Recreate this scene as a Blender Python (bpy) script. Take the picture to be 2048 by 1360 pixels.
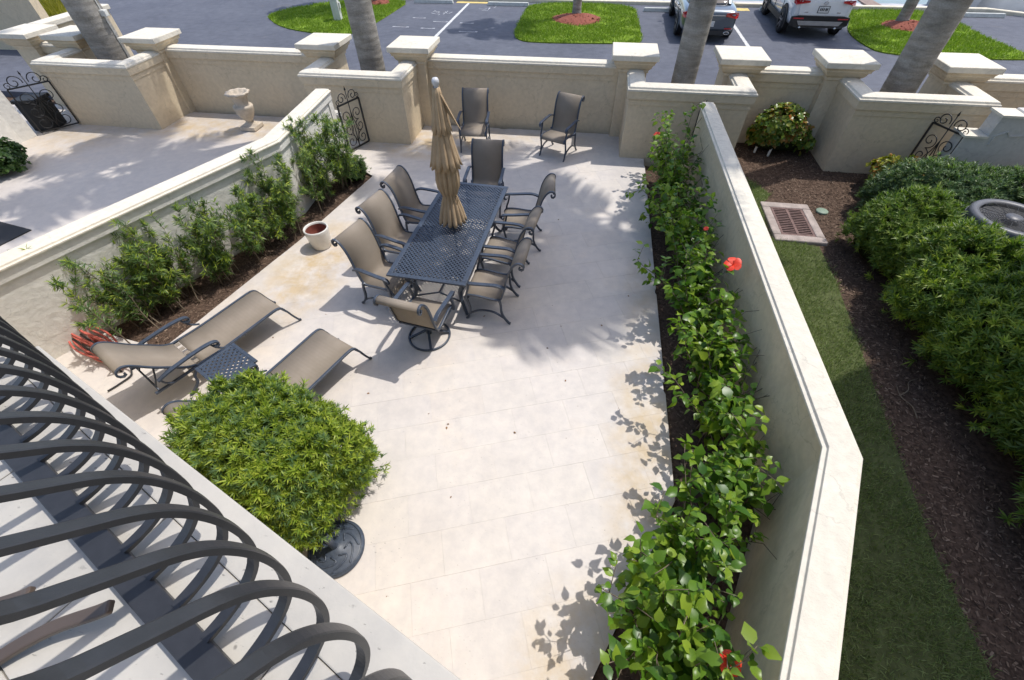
import bpy, math, random
import numpy as np
from mathutils import Vector, Matrix
R = math.radians
random.seed(7); np.random.seed(7)
rng = np.random.default_rng(11)
sc = bpy.context.scene
col = sc.collection
for o in list(bpy.data.objects): bpy.data.objects.remove(o)

# ------------------------------------------------------------------ camera
CAMZ = 4.293
cam_d = bpy.data.cameras.new('camera'); cam = bpy.data.objects.new('camera', cam_d); col.objects.link(cam)
rt, up, fw = Vector((0.98709, 0.1597, -0.0119)), Vector((-0.11107, 0.73626, 0.66753)), Vector((-0.11537, 0.65759, -0.74449))
m = Matrix.Identity(4)
for i in range(3):
    m[i][0] = rt[i]; m[i][1] = up[i]; m[i][2] = -fw[i]
m[2][3] = CAMZ
cam.matrix_world = m
cam_d.sensor_width = 36; cam_d.lens = 15.25; cam_d.clip_start = 0.02; cam_d.clip_end = 3000
sc.camera = cam
sc.render.resolution_x = 1024; sc.render.resolution_y = 680

# ------------------------------------------------------------------ sky, sun, exposure
SUN = Vector((0.40, 0.27, 1.0)).normalized()          # towards the sun
el = math.asin(SUN.z)
w = bpy.data.worlds.new('World'); sc.world = w; w.use_nodes = True
nt = w.node_tree; bg = nt.nodes['Background']
sky = nt.nodes.new('ShaderNodeTexSky'); sky.sky_type = 'NISHITA'; sky.sun_disc = False
sky.sun_elevation = el; sky.sun_rotation = math.atan2(SUN.x, SUN.y); sky.air_density = 1.0; sky.dust_density = 2.0; sky.ozone_density = 1.0
nt.links.new(sky.outputs[0], bg.inputs[0]); bg.inputs[1].default_value = 0.15
sd = bpy.data.lights.new('sun', 'SUN'); sd.energy = 2.35; sd.angle = R(0.5); sd.color = (1.0, 0.965, 0.915)
so = bpy.data.objects.new('sun', sd); col.objects.link(so); so.rotation_euler = SUN.to_track_quat('Z', 'Y').to_euler(); so.location = (20, 14, 50)
sc.view_settings.view_transform = 'Standard'; sc.view_settings.look = 'None'; sc.view_settings.gamma = 1.0
sc.view_settings.use_curve_mapping = False; sc.view_settings.exposure = 0.65
sc.render.engine = 'CYCLES'
sc.cycles.max_bounces = 6; sc.cycles.diffuse_bounces = 3; sc.cycles.glossy_bounces = 2; sc.cycles.transmission_bounces = 3; sc.cycles.caustics_reflective = False; sc.cycles.caustics_refractive = False

# ------------------------------------------------------------------ materials
def nodes(name):
    mt = bpy.data.materials.new(name); mt.use_nodes = True
    t = mt.node_tree; return mt, t, t.nodes['Principled BSDF']
def N(t, typ, **kw):
    n = t.nodes.new(typ)
    for k, v in kw.items():
        if k in n.inputs.keys(): n.inputs[k].default_value = v
        else: setattr(n, k, v)
    return n
def noise(t, scale, detail=4, rough=.55, vec=None):
    n = N(t, 'ShaderNodeTexNoise'); n.inputs['Scale'].default_value = scale; n.inputs['Detail'].default_value = min(detail, 4); n.inputs['Roughness'].default_value = rough
    if vec is not None: t.links.new(vec, n.inputs['Vector'])
    return n
def ramp(t, fac, stops, interp='LINEAR'):
    r = t.nodes.new('ShaderNodeValToRGB'); r.color_ramp.interpolation = interp
    el_ = r.color_ramp.elements
    while len(el_) < len(stops): el_.new(0.5)
    for e_, (p, c) in zip(el_, stops):
        e_.position = p; e_.color = (*c, 1) if len(c) == 3 else c
    t.links.new(fac, r.inputs[0]); return r
def mix(t, fac, a, b, mode='MIX'):
    n = t.nodes.new('ShaderNodeMix'); n.data_type = 'RGBA'; n.blend_type = mode
    for s, i in ((fac, 0), (a, 6), (b, 7)):
        if hasattr(s, 'type') and hasattr(s, 'is_linked'): t.links.new(s, n.inputs[i])
        else: n.inputs[i].default_value = s if i == 0 else ((*s, 1) if len(s) == 3 else s)
    return n.outputs[2]
def mth(t, op, a, b=0.0, clamp=False):
    n = t.nodes.new('ShaderNodeMath'); n.operation = op; n.use_clamp = clamp
    for s, i in ((a, 0), (b, 1)):
        if hasattr(s, 'is_linked'): t.links.new(s, n.inputs[i])
        else: n.inputs[i].default_value = s
    return n.outputs[0]
def bump(t, bsdf, h, strength=.2, dist=.01):
    b = N(t, 'ShaderNodeBump'); b.inputs['Strength'].default_value = strength; b.inputs['Distance'].default_value = dist
    t.links.new(h, b.inputs['Height']); t.links.new(b.outputs[0], bsdf.inputs['Normal']); return b
def wpos(t): return t.nodes.new('ShaderNodeNewGeometry').outputs['Position']
def simple(name, c, rough=.6, metal=0.0, var=.12, scale=6.0, bmp=0.0, bscale=60, spec=None, coat=0.0):
    mt, t, b = nodes(name); p = wpos(t)
    n = noise(t, scale, 5, .6, p)
    lo = tuple(x*(1-var) for x in c); hi = tuple(min(1, x*(1+var)) for x in c)
    r = ramp(t, n.outputs[0], [(.3, lo), (.7, hi)]); t.links.new(r.outputs[0], b.inputs['Base Color'])
    b.inputs['Roughness'].default_value = rough; b.inputs['Metallic'].default_value = metal
    if spec is not None: b.inputs['Specular IOR Level'].default_value = spec
    if coat: b.inputs['Coat Weight'].default_value = coat; b.inputs['Coat Roughness'].default_value = .05
    if bmp:
        n2 = noise(t, bscale, 6, .6, p); bump(t, b, n2.outputs[0], bmp, .01)
    return mt
def stucco(name, c, trowel=.35):
    mt, t, b = nodes(name); p = wpos(t)
    n = noise(t, 1.3, 5, .6, p); n2 = noise(t, 14, 4, .5, p); n3 = noise(t, 90, 3, .6, p)
    base = ramp(t, n.outputs[0], [(.3, tuple(x*.94 for x in c)), (.7, tuple(min(.85, x*1.03) for x in c))]).outputs[0]
    f = ramp(t, n2.outputs[0], [(.35, (.93,)*3), (.65, (1.03,)*3)]).outputs[0]
    cc = mix(t, 1.0, base, f, 'MULTIPLY')
    # grey weather staining in vertical streaks
    mp = N(t, 'ShaderNodeMapping'); mp.inputs['Scale'].default_value = (5, 5, .7); t.links.new(p, mp.inputs[0])
    st = noise(t, 1.0, 6, .7, mp.outputs[0])
    sm = ramp(t, st.outputs[0], [(.55, (0,)*3), (.8, (1,)*3)]).outputs[0]
    cc = mix(t, mth(t, 'MULTIPLY', sm, .25), cc, tuple(x*.72 for x in c))
    wp = N(t, 'ShaderNodeVectorMath'); wp.operation = 'ADD'; nw = noise(t, 3.0, 4, .6, p); t.links.new(p, wp.inputs[0])
    ws = N(t, 'ShaderNodeVectorMath'); ws.operation = 'SCALE'; ws.inputs[3].default_value = .5; t.links.new(nw.outputs[1], ws.inputs[0]); t.links.new(ws.outputs[0], wp.inputs[1])
    ck = N(t, 'ShaderNodeTexVoronoi'); ck.feature = 'DISTANCE_TO_EDGE'; ck.inputs['Scale'].default_value = .8; t.links.new(wp.outputs[0], ck.inputs['Vector'])
    cf = mth(t, 'MULTIPLY', ramp(t, ck.outputs[0], [(.002, (1,)*3), (.006, (0,)*3)]).outputs[0], .35)
    cc = mix(t, cf, cc, tuple(x*.5 for x in c))
    t.links.new(cc, b.inputs['Base Color']); b.inputs['Roughness'].default_value = .85; b.inputs['Specular IOR Level'].default_value = .25
    wv = N(t, 'ShaderNodeTexVoronoi'); wv.feature = 'SMOOTH_F1'; wv.inputs['Scale'].default_value = 9; t.links.new(p, wv.inputs['Vector'])
    h = mth(t, 'ADD', mth(t, 'MULTIPLY', n2.outputs[0], 1.0), mth(t, 'MULTIPLY', n3.outputs[0], .35))
    h = mth(t, 'ADD', h, mth(t, 'MULTIPLY', wv.outputs[0], trowel))
    bump(t, b, h, .6, .014)
    return mt
def stone(name, c, pit=.5, ochre=None, tint_obj=False, rough=.55):
    mt, t, b = nodes(name); p = wpos(t)
    n = noise(t, 1.1, 6, .62, p); n2 = noise(t, 7, 6, .65, p); n3 = noise(t, 38, 4, .6, p)
    cc = ramp(t, n.outputs[0], [(.3, tuple(x*.9 for x in c)), (.55, c), (.75, (c[0]*1.04, c[1]*1.0, c[2]*.95))]).outputs[0]
    f = ramp(t, n2.outputs[0], [(.3, (.9, .9, .91)), (.7, (1.05, 1.04, 1.02))]).outputs[0]
    cc = mix(t, 1.0, cc, f, 'MULTIPLY')
    if tint_obj:
        oi = t.nodes.new('ShaderNodeObjectInfo')
        f2 = ramp(t, oi.outputs['Random'], [(0, (.965, .965, .97)), (.4, (1, .995, .99)), (.75, (1.015, 1.01, .99)), (1, (.985, .97, .95))]).outputs[0]
        cc = mix(t, 1.0, cc, f2, 'MULTIPLY')
    if ochre:
        sx = t.nodes.new('ShaderNodeSeparateXYZ'); t.links.new(p, sx.inputs[0]); tot = None
        for (x, y, rx, ry, k) in ochre:
            dx = mth(t, 'DIVIDE', mth(t, 'SUBTRACT', sx.outputs[0], x), rx); dy = mth(t, 'DIVIDE', mth(t, 'SUBTRACT', sx.outputs[1], y), ry)
            d = mth(t, 'ADD', mth(t, 'MULTIPLY', dx, dx), mth(t, 'MULTIPLY', dy, dy))
            v = mth(t, 'MULTIPLY', mth(t, 'SUBTRACT', 1.0, d, True), k)
            tot = v if tot is None else mth(t, 'MAXIMUM', tot, v)
        n4 = noise(t, 2.6, 7, .68, p)
        fac = mth(t, 'MULTIPLY', tot, ramp(t, n4.outputs[0], [(.38, (0,)*3), (.62, (1,)*3)]).outputs[0])
        cc = mix(t, fac, cc, (.50, .37, .20))
        n5 = noise(t, 1.7, 7, .7, p)
        g = mth(t, 'MULTIPLY', mth(t, 'MULTIPLY', tot, .45), ramp(t, n5.outputs[0], [(.5, (0,)*3), (.7, (1,)*3)]).outputs[0])
        cc = mix(t, g, cc, (.28, .22, .16))
    # travertine pits and scattered dirt
    v = N(t, 'ShaderNodeTexVoronoi'); v.inputs['Scale'].default_value = 11; t.links.new(p, v.inputs['Vector'])
    pm = ramp(t, v.outputs[0], [(.03, (1,)*3), (.075, (0,)*3)]).outputs[0]
    nm = ramp(t, noise(t, 2.2, 3, .5, p).outputs[0], [(.48, (0,)*3), (.62, (1,)*3)]).outputs[0]
    pm = mth(t, 'MULTIPLY', pm, nm)
    vv = N(t, 'ShaderNodeMapping'); vv.inputs['Scale'].default_value = (30, 75, 60); vv.inputs['Rotation'].default_value = (0, 0, .35); t.links.new(p, vv.inputs[0])
    lp = ramp(t, noise(t, 1.0, 3, .55, vv.outputs[0]).outputs[0], [(.66, (0,)*3), (.72, (1,)*3)]).outputs[0]
    lp = mth(t, 'MULTIPLY', lp, ramp(t, noise(t, 1.6, 4, .6, p).outputs[0], [(.4, (0,)*3), (.65, (1,)*3)]).outputs[0])
    pit_f = mth(t, 'MULTIPLY', mth(t, 'MAXIMUM', pm, lp), pit)
    cc = mix(t, pit_f, cc, tuple(x*.35 for x in c))
    t.links.new(cc, b.inputs['Base Color']); b.inputs['Roughness'].default_value = rough; b.inputs['Specular IOR Level'].default_value = .35
    h = mth(t, 'SUBTRACT', mth(t, 'ADD', mth(t, 'MULTIPLY', n3.outputs[0], .5), mth(t, 'MULTIPLY', n2.outputs[0], .5)), mth(t, 'MULTIPLY', pit_f, 1.2))
    bump(t, b, h, .25, .008)
    return mt
def leafmat(name, dark, mid, light, trans=.3, rough=.42, obj=False, scale=1.2):
    mt, t, b = nodes(name); p = wpos(t)
    if obj: rnd = t.nodes.new('ShaderNodeObjectInfo').outputs['Random']
    else: rnd = t.nodes.new('ShaderNodeNewGeometry').outputs['Random Per Island']
    n = noise(t, scale, 3, .5, p)
    f = mth(t, 'ADD', mth(t, 'MULTIPLY', rnd, .6), mth(t, 'MULTIPLY', n.outputs[0], .5), True)
    cc = ramp(t, f, [(.15, dark), (.5, mid), (.9, light)]).outputs[0]
    t.links.new(cc, b.inputs['Base Color']); b.inputs['Roughness'].default_value = rough; b.inputs['Specular IOR Level'].default_value = .4
    tr = t.nodes.new('ShaderNodeBsdfTranslucent'); t.links.new(mix(t, 1.0, cc, (1.0, 1.15, .55), 'MULTIPLY'), tr.inputs[0])
    ms = t.nodes.new('ShaderNodeMixShader'); ms.inputs[0].default_value = trans
    t.links.new(b.outputs[0], ms.inputs[1]); t.links.new(tr.outputs[0], ms.inputs[2]); t.links.new(ms.outputs[0], t.nodes['Material Output'].inputs[0])
    return mt
M = {}
M['stucco'] = stucco('stucco_cream', (.655, .545, .385))
M['coping'] = stucco('stucco_coping_sunlit', (.70, .645, .54), .15)  # same paint as the walls, paler: sunlight on the tops put into the colour
M['stucco_sunlit'] = stucco('stucco_sunlit', (.70, .675, .615), .5)  # cream wall paint lightened to carry the sun on the left side walls
M['stucco_grey'] = stucco('stucco_grey', (.55, .53, .50), .2)
OC = [(-4.0, 4.9, .8, 1.6, .9), (-4.6, 3.4, .5, 1.2, .6), (-3.3, 9.4, 2.0, .9, .9), (1.05, 2.3, .55, 2.2, .75), (.4, .3, .6, .9, .8), (-9.0, 9.5, 3.5, .8, .8), (1.1, 4.6, .35, 1.6, .4), (-12, 8.6, 1.5, 1.2, .5), (-1.7, 9.95, 2.6, .35, .4)]
M['paver'] = stone('travertine_paver', (.60, .555, .51), .75, OC, True)
M['patio2'] = stone('travertine_neighbour', (.56, .51, .46), .6, OC)
M['slab'] = stone('balcony_limestone', (.49, .465, .42), 1.0, None, False)
M['grout'] = simple('paver_joint', (.55, .51, .47), .9, var=.2)
M['iron'] = simple('black_iron', (.012, .012, .013), .45, 0.0, spec=.5)
M['rail'] = simple('painted_rail', (.028, .029, .033), .40, 0.0, var=.15, scale=25, bmp=.08, bscale=220, spec=.5)
M['frame'] = simple('slate_aluminium', (.045, .058, .082), .36, 0.0, var=.25, scale=30, bmp=.1, bscale=160, spec=.55)
def sling():
    mt, t, b = nodes('sling_fabric'); tc = t.nodes.new('ShaderNodeTexCoord')
    n = noise(t, 5, 4, .6, wpos(t))
    c = ramp(t, n.outputs[0], [(.3, (.29, .245, .195)), (.7, (.335, .285, .232))]).outputs[0]
    wv = N(t, 'ShaderNodeTexWave'); wv.inputs['Scale'].default_value = 90; t.links.new(tc.outputs['Object'], wv.inputs[0])
    wv2 = N(t, 'ShaderNodeTexWave'); wv2.bands_direction = 'Z'; wv2.inputs['Scale'].default_value = 90; t.links.new(tc.outputs['Object'], wv2.inputs[0])
    h = mth(t, 'ADD', wv.outputs[1], wv2.outputs[1])
    c = mix(t, mth(t, 'MULTIPLY', h, .12), c, (.22, .18, .13))
    t.links.new(c, b.inputs['Base Color']); b.inputs['Roughness'].default_value = .75; b.inputs['Specular IOR Level'].default_value = .25
    bump(t, b, h, .15, .002)
    tr = t.nodes.new('ShaderNodeBsdfTranslucent'); tr.inputs[0].default_value = (.34, .26, .17, 1)
    ms = t.nodes.new('ShaderNodeMixShader'); ms.inputs[0].default_value = .16
    t.links.new(b.outputs[0], ms.inputs[1]); t.links.new(tr.outputs[0], ms.inputs[2]); t.links.new(ms.outputs[0], t.nodes['Material Output'].inputs[0])
    return mt
M['sling'] = sling()
M['canvas'] = simple('umbrella_canvas', (.43, .315, .195), .85, var=.12, scale=9, bmp=.15, bscale=120, spec=.15)
M['finial'] = simple('white_finial', (.55, .55, .56), .4)
def asphalt():
    mt, t, b = nodes('asphalt'); p = wpos(t)
    n = noise(t, .5, 6, .65, p); n2 = noise(t, 4, 5, .6, p); n3 = noise(t, 160, 3, .6, p)
    c = ramp(t, n.outputs[0], [(.3, (.082, .088, .112)), (.7, (.112, .119, .145))]).outputs[0]
    c = mix(t, 1.0, c, ramp(t, n2.outputs[0], [(.3, (.86,)*3), (.7, (1.1,)*3)]).outputs[0], 'MULTIPLY')
    sp = ramp(t, n3.outputs[0], [(.62, (0,)*3), (.7, (1,)*3)]).outputs[0]
    c = mix(t, mth(t, 'MULTIPLY', sp, .5), c, (.16, .16, .17))
    st = ramp(t, noise(t, .9, 7, .72, p).outputs[0], [(.60, (0,)*3), (.70, (1,)*3)]).outputs[0]
    c = mix(t, mth(t, 'MULTIPLY', st, .35), c, (.13, .12, .115))
    t.links.new(c, b.inputs['Base Color']); b.inputs['Roughness'].default_value = .8; b.inputs['Specular IOR Level'].default_value = .3
    bump(t, b, n3.outputs[0], .3, .01); return mt
M['asphalt'] = asphalt()
M['paint'] = simple('white_road_paint', (.55, .55, .54), .7, var=.25, scale=12)
M['chalk'] = simple('chalk_mark', (.42, .43, .46), .8, var=.3, scale=20)
M['curb'] = simple('cream_concrete', (.66, .60, .47), .8, var=.12, scale=5, bmp=.2, bscale=80)
M['wheelstop'] = simple('concrete_stop', (.52, .53, .50), .85, var=.15, scale=7, bmp=.2, bscale=90)
M['soil'] = simple('dark_mulch_ground', (.09, .06, .044), .95, var=.5, scale=22, bmp=.7, bscale=55, spec=.1)
M['redmulch'] = simple('red_mulch', (.24, .085, .06), .95, var=.4, scale=30, bmp=.6, bscale=60, spec=.1)
def chipmat():
    mt, t, b = nodes('mulch_chips'); r = t.nodes.new('ShaderNodeNewGeometry').outputs['Random Per Island']
    c = ramp(t, r, [(0, (.05, .033, .024)), (.5, (.115, .076, .054)), (.85, (.20, .14, .10)), (1, (.26, .19, .14))]).outputs[0]
    t.links.new(c, b.inputs['Base Color']); b.inputs['Roughness'].default_value = .9; b.inputs['Specular IOR Level'].default_value = .15; return mt
M['chips'] = chipmat()
M['lawn'] = simple('lawn_soil', (.085, .10, .04), .95, var=.35, scale=9, bmp=.5, bscale=90, spec=.1)
M['lawn_far'] = simple('island_turf', (.15, .23, .022), .95, var=.28, scale=3.5, bmp=.6, bscale=60, spec=.1)
M['grass'] = leafmat('grass_blades', (.105, .155, .05), (.19, .25, .075), (.31, .36, .15), .3, .6)
M['grass_far'] = leafmat('island_grass_blades', (.12, .20, .012), (.19, .30, .02), (.27, .35, .045), .3, .6)
M['podo'] = leafmat('podocarpus_leaf', (.055, .11, .042), (.11, .19, .065), (.24, .32, .08), .38, .42)
M['podo_light'] = leafmat('podocarpus_new_leaf', (.08, .15, .017), (.23, .32, .028), (.46, .52, .075), .40, .45)
M['podo_new'] = leafmat('podocarpus_pale_leaf', (.09, .15, .02), (.26, .33, .035), (.46, .50, .10), .4, .42)
M['hedge'] = leafmat('hedge_leaf', (.05, .10, .02), (.12, .20, .03), (.26, .33, .06), .38, .42)
M['hibiscus'] = leafmat('hibiscus_leaf', (.035, .11, .014), (.12, .23, .022), (.30, .40, .04), .4, .34, True)
M['hibiscus_joined'] = leafmat('hibiscus_leaf_joined', (.035, .11, .014), (.12, .23, .022), (.28, .38, .04), .4, .34)
M['croton'] = leafmat('croton_leaf', (.05, .11, .014), (.11, .19, .025), (.26, .28, .04), .25, .3)
M['croton_tip'] = leafmat('croton_tip_leaf', (.07, .13, .015), (.18, .20, .03), (.42, .13, .03), .25, .35)
M['yellow_leaf'] = leafmat('yellow_shrub_leaf', (.12, .16, .01), (.26, .28, .02), (.38, .34, .03), .3, .4)
M['juniper'] = leafmat('juniper_leaf', (.045, .085, .04), (.10, .165, .065), (.20, .27, .11), .2, .5)
M['shrubdark'] = leafmat('dark_shrub_leaf', (.02, .05, .012), (.04, .09, .016), (.09, .15, .03), .25, .35)
M['straw'] = leafmat('ornamental_grass_leaf', (.13, .14, .01), (.26, .25, .02), (.38, .34, .05), .3, .5)
M['frond'] = leafmat('palm_frond_leaf', (.03, .07, .015), (.05, .11, .02), (.08, .14, .03), .15, .45)
M['litter'] = leafmat('dry_leaf', (.05, .03, .02), (.16, .08, .03), (.30, .15, .05), .1, .8)
M['petal'] = simple('red_petal', (.72, .045, .012), .5, var=.2, scale=40)
M['core'] = simple('foliage_shade_core', (.020, .026, .010), .95, var=.4, scale=20, bmp=.8, bscale=40, spec=.05)
M['stem'] = simple('plant_stem', (.16, .125, .085), .85, var=.3, scale=30)
def trunkmat():
    mt, t, b = nodes('palm_bark'); p = wpos(t)
    mp = N(t, 'ShaderNodeMapping'); mp.inputs['Scale'].default_value = (1.2, 1.2, 5.5); t.links.new(p, mp.inputs[0])
    n = noise(t, 1.6, 7, .66, mp.outputs[0]); n2 = noise(t, 2.4, 6, .7, p); n3 = noise(t, 50, 4, .65, p)
    c = ramp(t, n.outputs[0], [(.3, (.19, .175, .15)), (.5, (.29, .27, .24)), (.72, (.40, .38, .345))]).outputs[0]
    li = ramp(t, n2.outputs[0], [(.55, (0,)*3), (.72, (1,)*3)]).outputs[0]
    c = mix(t, mth(t, 'MULTIPLY', li, .55), c, (.13, .12, .085))
    sp = ramp(t, n3.outputs[0], [(.3, (.78,)*3), (.7, (1.12,)*3)]).outputs[0]
    c = mix(t, 1.0, c, sp, 'MULTIPLY')
    t.links.new(c, b.inputs['Base Color']); b.inputs['Roughness'].default_value = .9; b.inputs['Specular IOR Level'].default_value = .2
    wv = N(t, 'ShaderNodeTexWave'); wv.bands_direction = 'Z'; wv.inputs['Scale'].default_value = 2.6; wv.inputs['Distortion'].default_value = 3.0; wv.inputs['Detail'].default_value = 3; t.links.new(p, wv.inputs[0])
    h = mth(t, 'ADD', mth(t, 'MULTIPLY', n3.outputs[0], .6), mth(t, 'MULTIPLY', wv.outputs[1], .26)); bump(t, b, h, .6, .02); return mt
M['trunk'] = trunkmat()
M['pot'] = simple('white_glazed_pot', (.66, .63, .57), .22, var=.08, scale=9, coat=.4)
M['terracotta'] = simple('terracotta', (.20, .055, .035), .8, var=.25, scale=14)
M['urn'] = simple('cast_stone', (.50, .43, .34), .9, var=.22, scale=8, bmp=.4, bscale=50)
M['hose'] = simple('red_rubber_hose', (.52, .12, .09), .5, var=.2, scale=12)
M['rubber'] = simple('black_rubber', (.018, .018, .02), .7)
M['ac'] = simple('ac_painted_steel', (.10, .10, .11), .45, var=.1)
M['acdark'] = simple('ac_grille_shadow', (.025, .026, .03), .6)
M['rust'] = simple('rusty_grate', (.17, .105, .09), .85, var=.35, scale=16, bmp=.3, bscale=70)
M['black'] = simple('void_dark', (.004, .004, .004), .95)
M['drainc'] = simple('worn_concrete', (.36, .30, .265), .9, var=.25, scale=7, bmp=.5, bscale=40)
M['green_plastic'] = simple('valve_lid_green', (.20, .27, .20), .6)
M['silver'] = simple('sedan_paint', (.12, .145, .17), .28, .65, var=.04, coat=1.0)
M['white_paint'] = simple('suv_paint', (.70, .71, .71), .28, 0.0, var=.03, coat=1.0)
M['glass'] = simple('tinted_glass', (.015, .018, .022), .06, 0.0, var=.05, spec=.8)
M['redlight'] = simple('tail_light', (.45, .012, .016), .12, var=.1, coat=1.0)
M['plastic'] = simple('black_plastic', (.018, .018, .019), .55)
M['chrome'] = simple('chrome', (.6, .6, .6), .2, 1.0)
M['skid'] = simple('silver_skid', (.36, .36, .36), .4, .5)
M['plate'] = simple('plate_white', (.62, .62, .60), .5, var=.25, scale=25)
M['alloy'] = simple('alloy_wheel', (.20, .20, .21), .35, .8)
M['quay'] = simple('quay_concrete', (.42, .41, .42), .85, var=.2, scale=1.5)
M['water'] = simple('harbour_water', (.05, .08, .09), .08, var=.3, scale=2, bmp=.2, bscale=3)
M['hull'] = simple('boat_gelcoat', (.62, .62, .62), .3, var=.06, scale=2)
M['hullgrey'] = simple('boat_grey', (.33, .34, .35), .4, var=.1, scale=1)
M['deck'] = simple('dock_timber', (.26, .19, .16), .85, var=.25, scale=6)
M['meter'] = simple('utility_box_paint', (.60, .60, .56), .6)
M['housewall'] = stucco('house_stucco', (.62, .54, .42))
M['yellowpaint'] = simple('yellow_curb_paint', (.60, .46, .16), .8, var=.2, scale=8)
M['bluecover'] = simple('blue_tarp', (.10, .11, .28), .7)

# ------------------------------------------------------------------ geometry helpers
def tag(o, label=None, cat=None, group=None, kind=None):
    if label: o['label'] = label
    if cat: o['category'] = cat
    if group: o['group'] = group
    if kind: o['kind'] = kind
    return o
def empty(name, loc=(0, 0, 0), rz=0.0, label=None, cat=None, group=None):
    o = bpy.data.objects.new(name, None); col.objects.link(o); o.location = loc; o.rotation_euler = (0, 0, rz); o.empty_display_size = .1
    return tag(o, label, cat, group)
class MB:
    def __init__(s): s.v = []; s.f = []; s.sm = []
    def add(s, vs, fs, smooth=False):
        b = len(s.v); s.v += [tuple(x) for x in vs]; s.f += [tuple(i+b for i in f) for f in fs]; s.sm += [smooth]*len(fs); return s
    def box(s, x0, x1, y0, y1, z0, z1, mtx=None):
        vs = [(x, y, z) for z in (z0, z1) for x, y in ((x0, y0), (x1, y0), (x1, y1), (x0, y1))]
        if mtx is not None: vs = [tuple(mtx @ Vector(v)) for v in vs]
        return s.add(vs, [(3, 2, 1, 0), (4, 5, 6, 7), (0, 1, 5, 4), (1, 2, 6, 5), (2, 3, 7, 6), (3, 0, 4, 7)])
    def prism(s, poly, z0, z1, bevel=0.0):
        n = len(poly)
        a = sum(poly[i][0]*poly[(i+1) % n][1]-poly[(i+1) % n][0]*poly[i][1] for i in range(n))
        if a < 0: poly = poly[::-1]
        if bevel:
            cx = sum(p[0] for p in poly)/n; cy = sum(p[1] for p in poly)/n
            pin = []
            for x, y in poly:
                d = math.hypot(x-cx, y-cy) or 1; k = 1-bevel*1.4/d; pin.append((cx+(x-cx)*k, cy+(y-cy)*k))
            vs = [(x, y, z0) for x, y in poly]+[(x, y, z1-bevel) for x, y in poly]+[(x, y, z1) for x, y in pin]
            fs = [tuple(range(n))[::-1], tuple(range(2*n, 3*n))]
            for k in (0, 1): fs += [(k*n+i, k*n+(i+1) % n, (k+1)*n+(i+1) % n, (k+1)*n+i) for i in range(n)]
        else:
            vs = [(x, y, z0) for x, y in poly]+[(x, y, z1) for x, y in poly]
            fs = [tuple(range(n))[::-1], tuple(range(n, 2*n))]+[(i, (i+1) % n, n+(i+1) % n, n+i) for i in range(n)]
        return s.add(vs, fs)
    def tube(s, pts, r, n=6, closed=False, rect=None, smooth=True, upv=(0, 0, 1)):
        pts = [Vector(p) for p in pts]; k = len(pts); rr = r if isinstance(r, (list, tuple)) else [r]*k
        vs = []; prev = None
        for i, p in enumerate(pts):
            if closed: tgt = pts[(i+1) % k]-pts[i-1]
            else: tgt = pts[min(i+1, k-1)]-pts[max(i-1, 0)]
            tgt.normalize()
            a = Vector(upv) if rect is not None else (prev if prev is not None else (Vector((0, 0, 1)) if abs(tgt.z) < .9 else Vector((1, 0, 0))))
            u = (a-tgt*a.dot(tgt))
            if u.length < 1e-5: u = Vector((1, 0, 0)) if abs(tgt.x) < .9 else Vector((0, 1, 0)); u = u-tgt*u.dot(tgt)
            u.normalize(); v = tgt.cross(u); prev = u
            if rect is not None:
                hw, hh = rect
                sc_ = rr[i]
                for (ca, cb) in ((-1, -1), (1, -1), (1, 1), (-1, 1)): vs.append(p+v*(ca*hw*sc_)+u*(cb*hh*sc_))
            else:
                for j in range(n):
                    an = 2*math.pi*j/n; vs.append(p+(u*math.cos(an)+v*math.sin(an))*rr[i])
        m_ = 4 if rect is not None else n
        fs = []
        for i in range(k if closed else k-1):
            for j in range(m_):
                a0 = i*m_+j; a1 = i*m_+(j+1) % m_; b0 = ((i+1) % k)*m_+j; b1 = ((i+1) % k)*m_+(j+1) % m_
                fs.append((a0, b0, b1, a1) if rect is None else (a0, a1, b1, b0))
        if not closed: fs += [tuple(range(m_)), tuple(range((k-1)*m_, k*m_))[::-1]]
        return s.add(vs, fs, smooth and rect is None)
    def lathe(s, prof, n=24, c=(0, 0, 0), smooth=True, ripple=None):
        vs = []
        for (r, z) in prof:
            for j in range(n):
                a = 2*math.pi*j/n; q = r*(1+(ripple(a, z) if ripple else 0)); vs.append((c[0]+q*math.cos(a), c[1]+q*math.sin(a), c[2]+z))
        fs = [(i*n+j, i*n+(j+1) % n, (i+1)*n+(j+1) % n, (i+1)*n+j) for i in range(len(prof)-1) for j in range(n)]
        return s.add(vs, fs, smooth)
    def sweep(s, path, prof, closed=False):
        """profile (offset to the left of the path, z) swept along a horizontal path with mitred corners"""
        k = len(path); vs = []; q = len(prof)
        for i in range(k):
            p = Vector(path[i]).to_2d() if len(path[i]) == 3 else Vector(path[i])
            d0 = (p-Vector(path[i-1])).normalized() if (i > 0 or closed) else None
            d1 = (Vector(path[(i+1) % k])-p).normalized() if (i < k-1 or closed) else None
            if d0 is None: d0 = d1
            if d1 is None: d1 = d0
            n0 = Vector((-d0.y, d0.x)); n1 = Vector((-d1.y, d1.x)); nb = (n0+n1).normalized(); L_ = 1/max(.3, nb.dot(n0))
            for (o, z) in prof: vs.append((p.x+nb.x*o*L_, p.y+nb.y*o*L_, z))
        fs = []
        for i in range(k if closed else k-1):
            for j in range(q):
                fs.append((i*q+j, ((i+1) % k)*q+j, ((i+1) % k)*q+(j+1) % q, i*q+(j+1) % q))
        if not closed: fs += [tuple(range(q)), tuple(range((k-1)*q, k*q))[::-1]]
        return s.add(vs, fs)
    def mesh(s, name):
        me = bpy.data.meshes.new(name); me.from_pydata(s.v, [], s.f); me.polygons.foreach_set('use_smooth', s.sm); me.update(); return me
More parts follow.
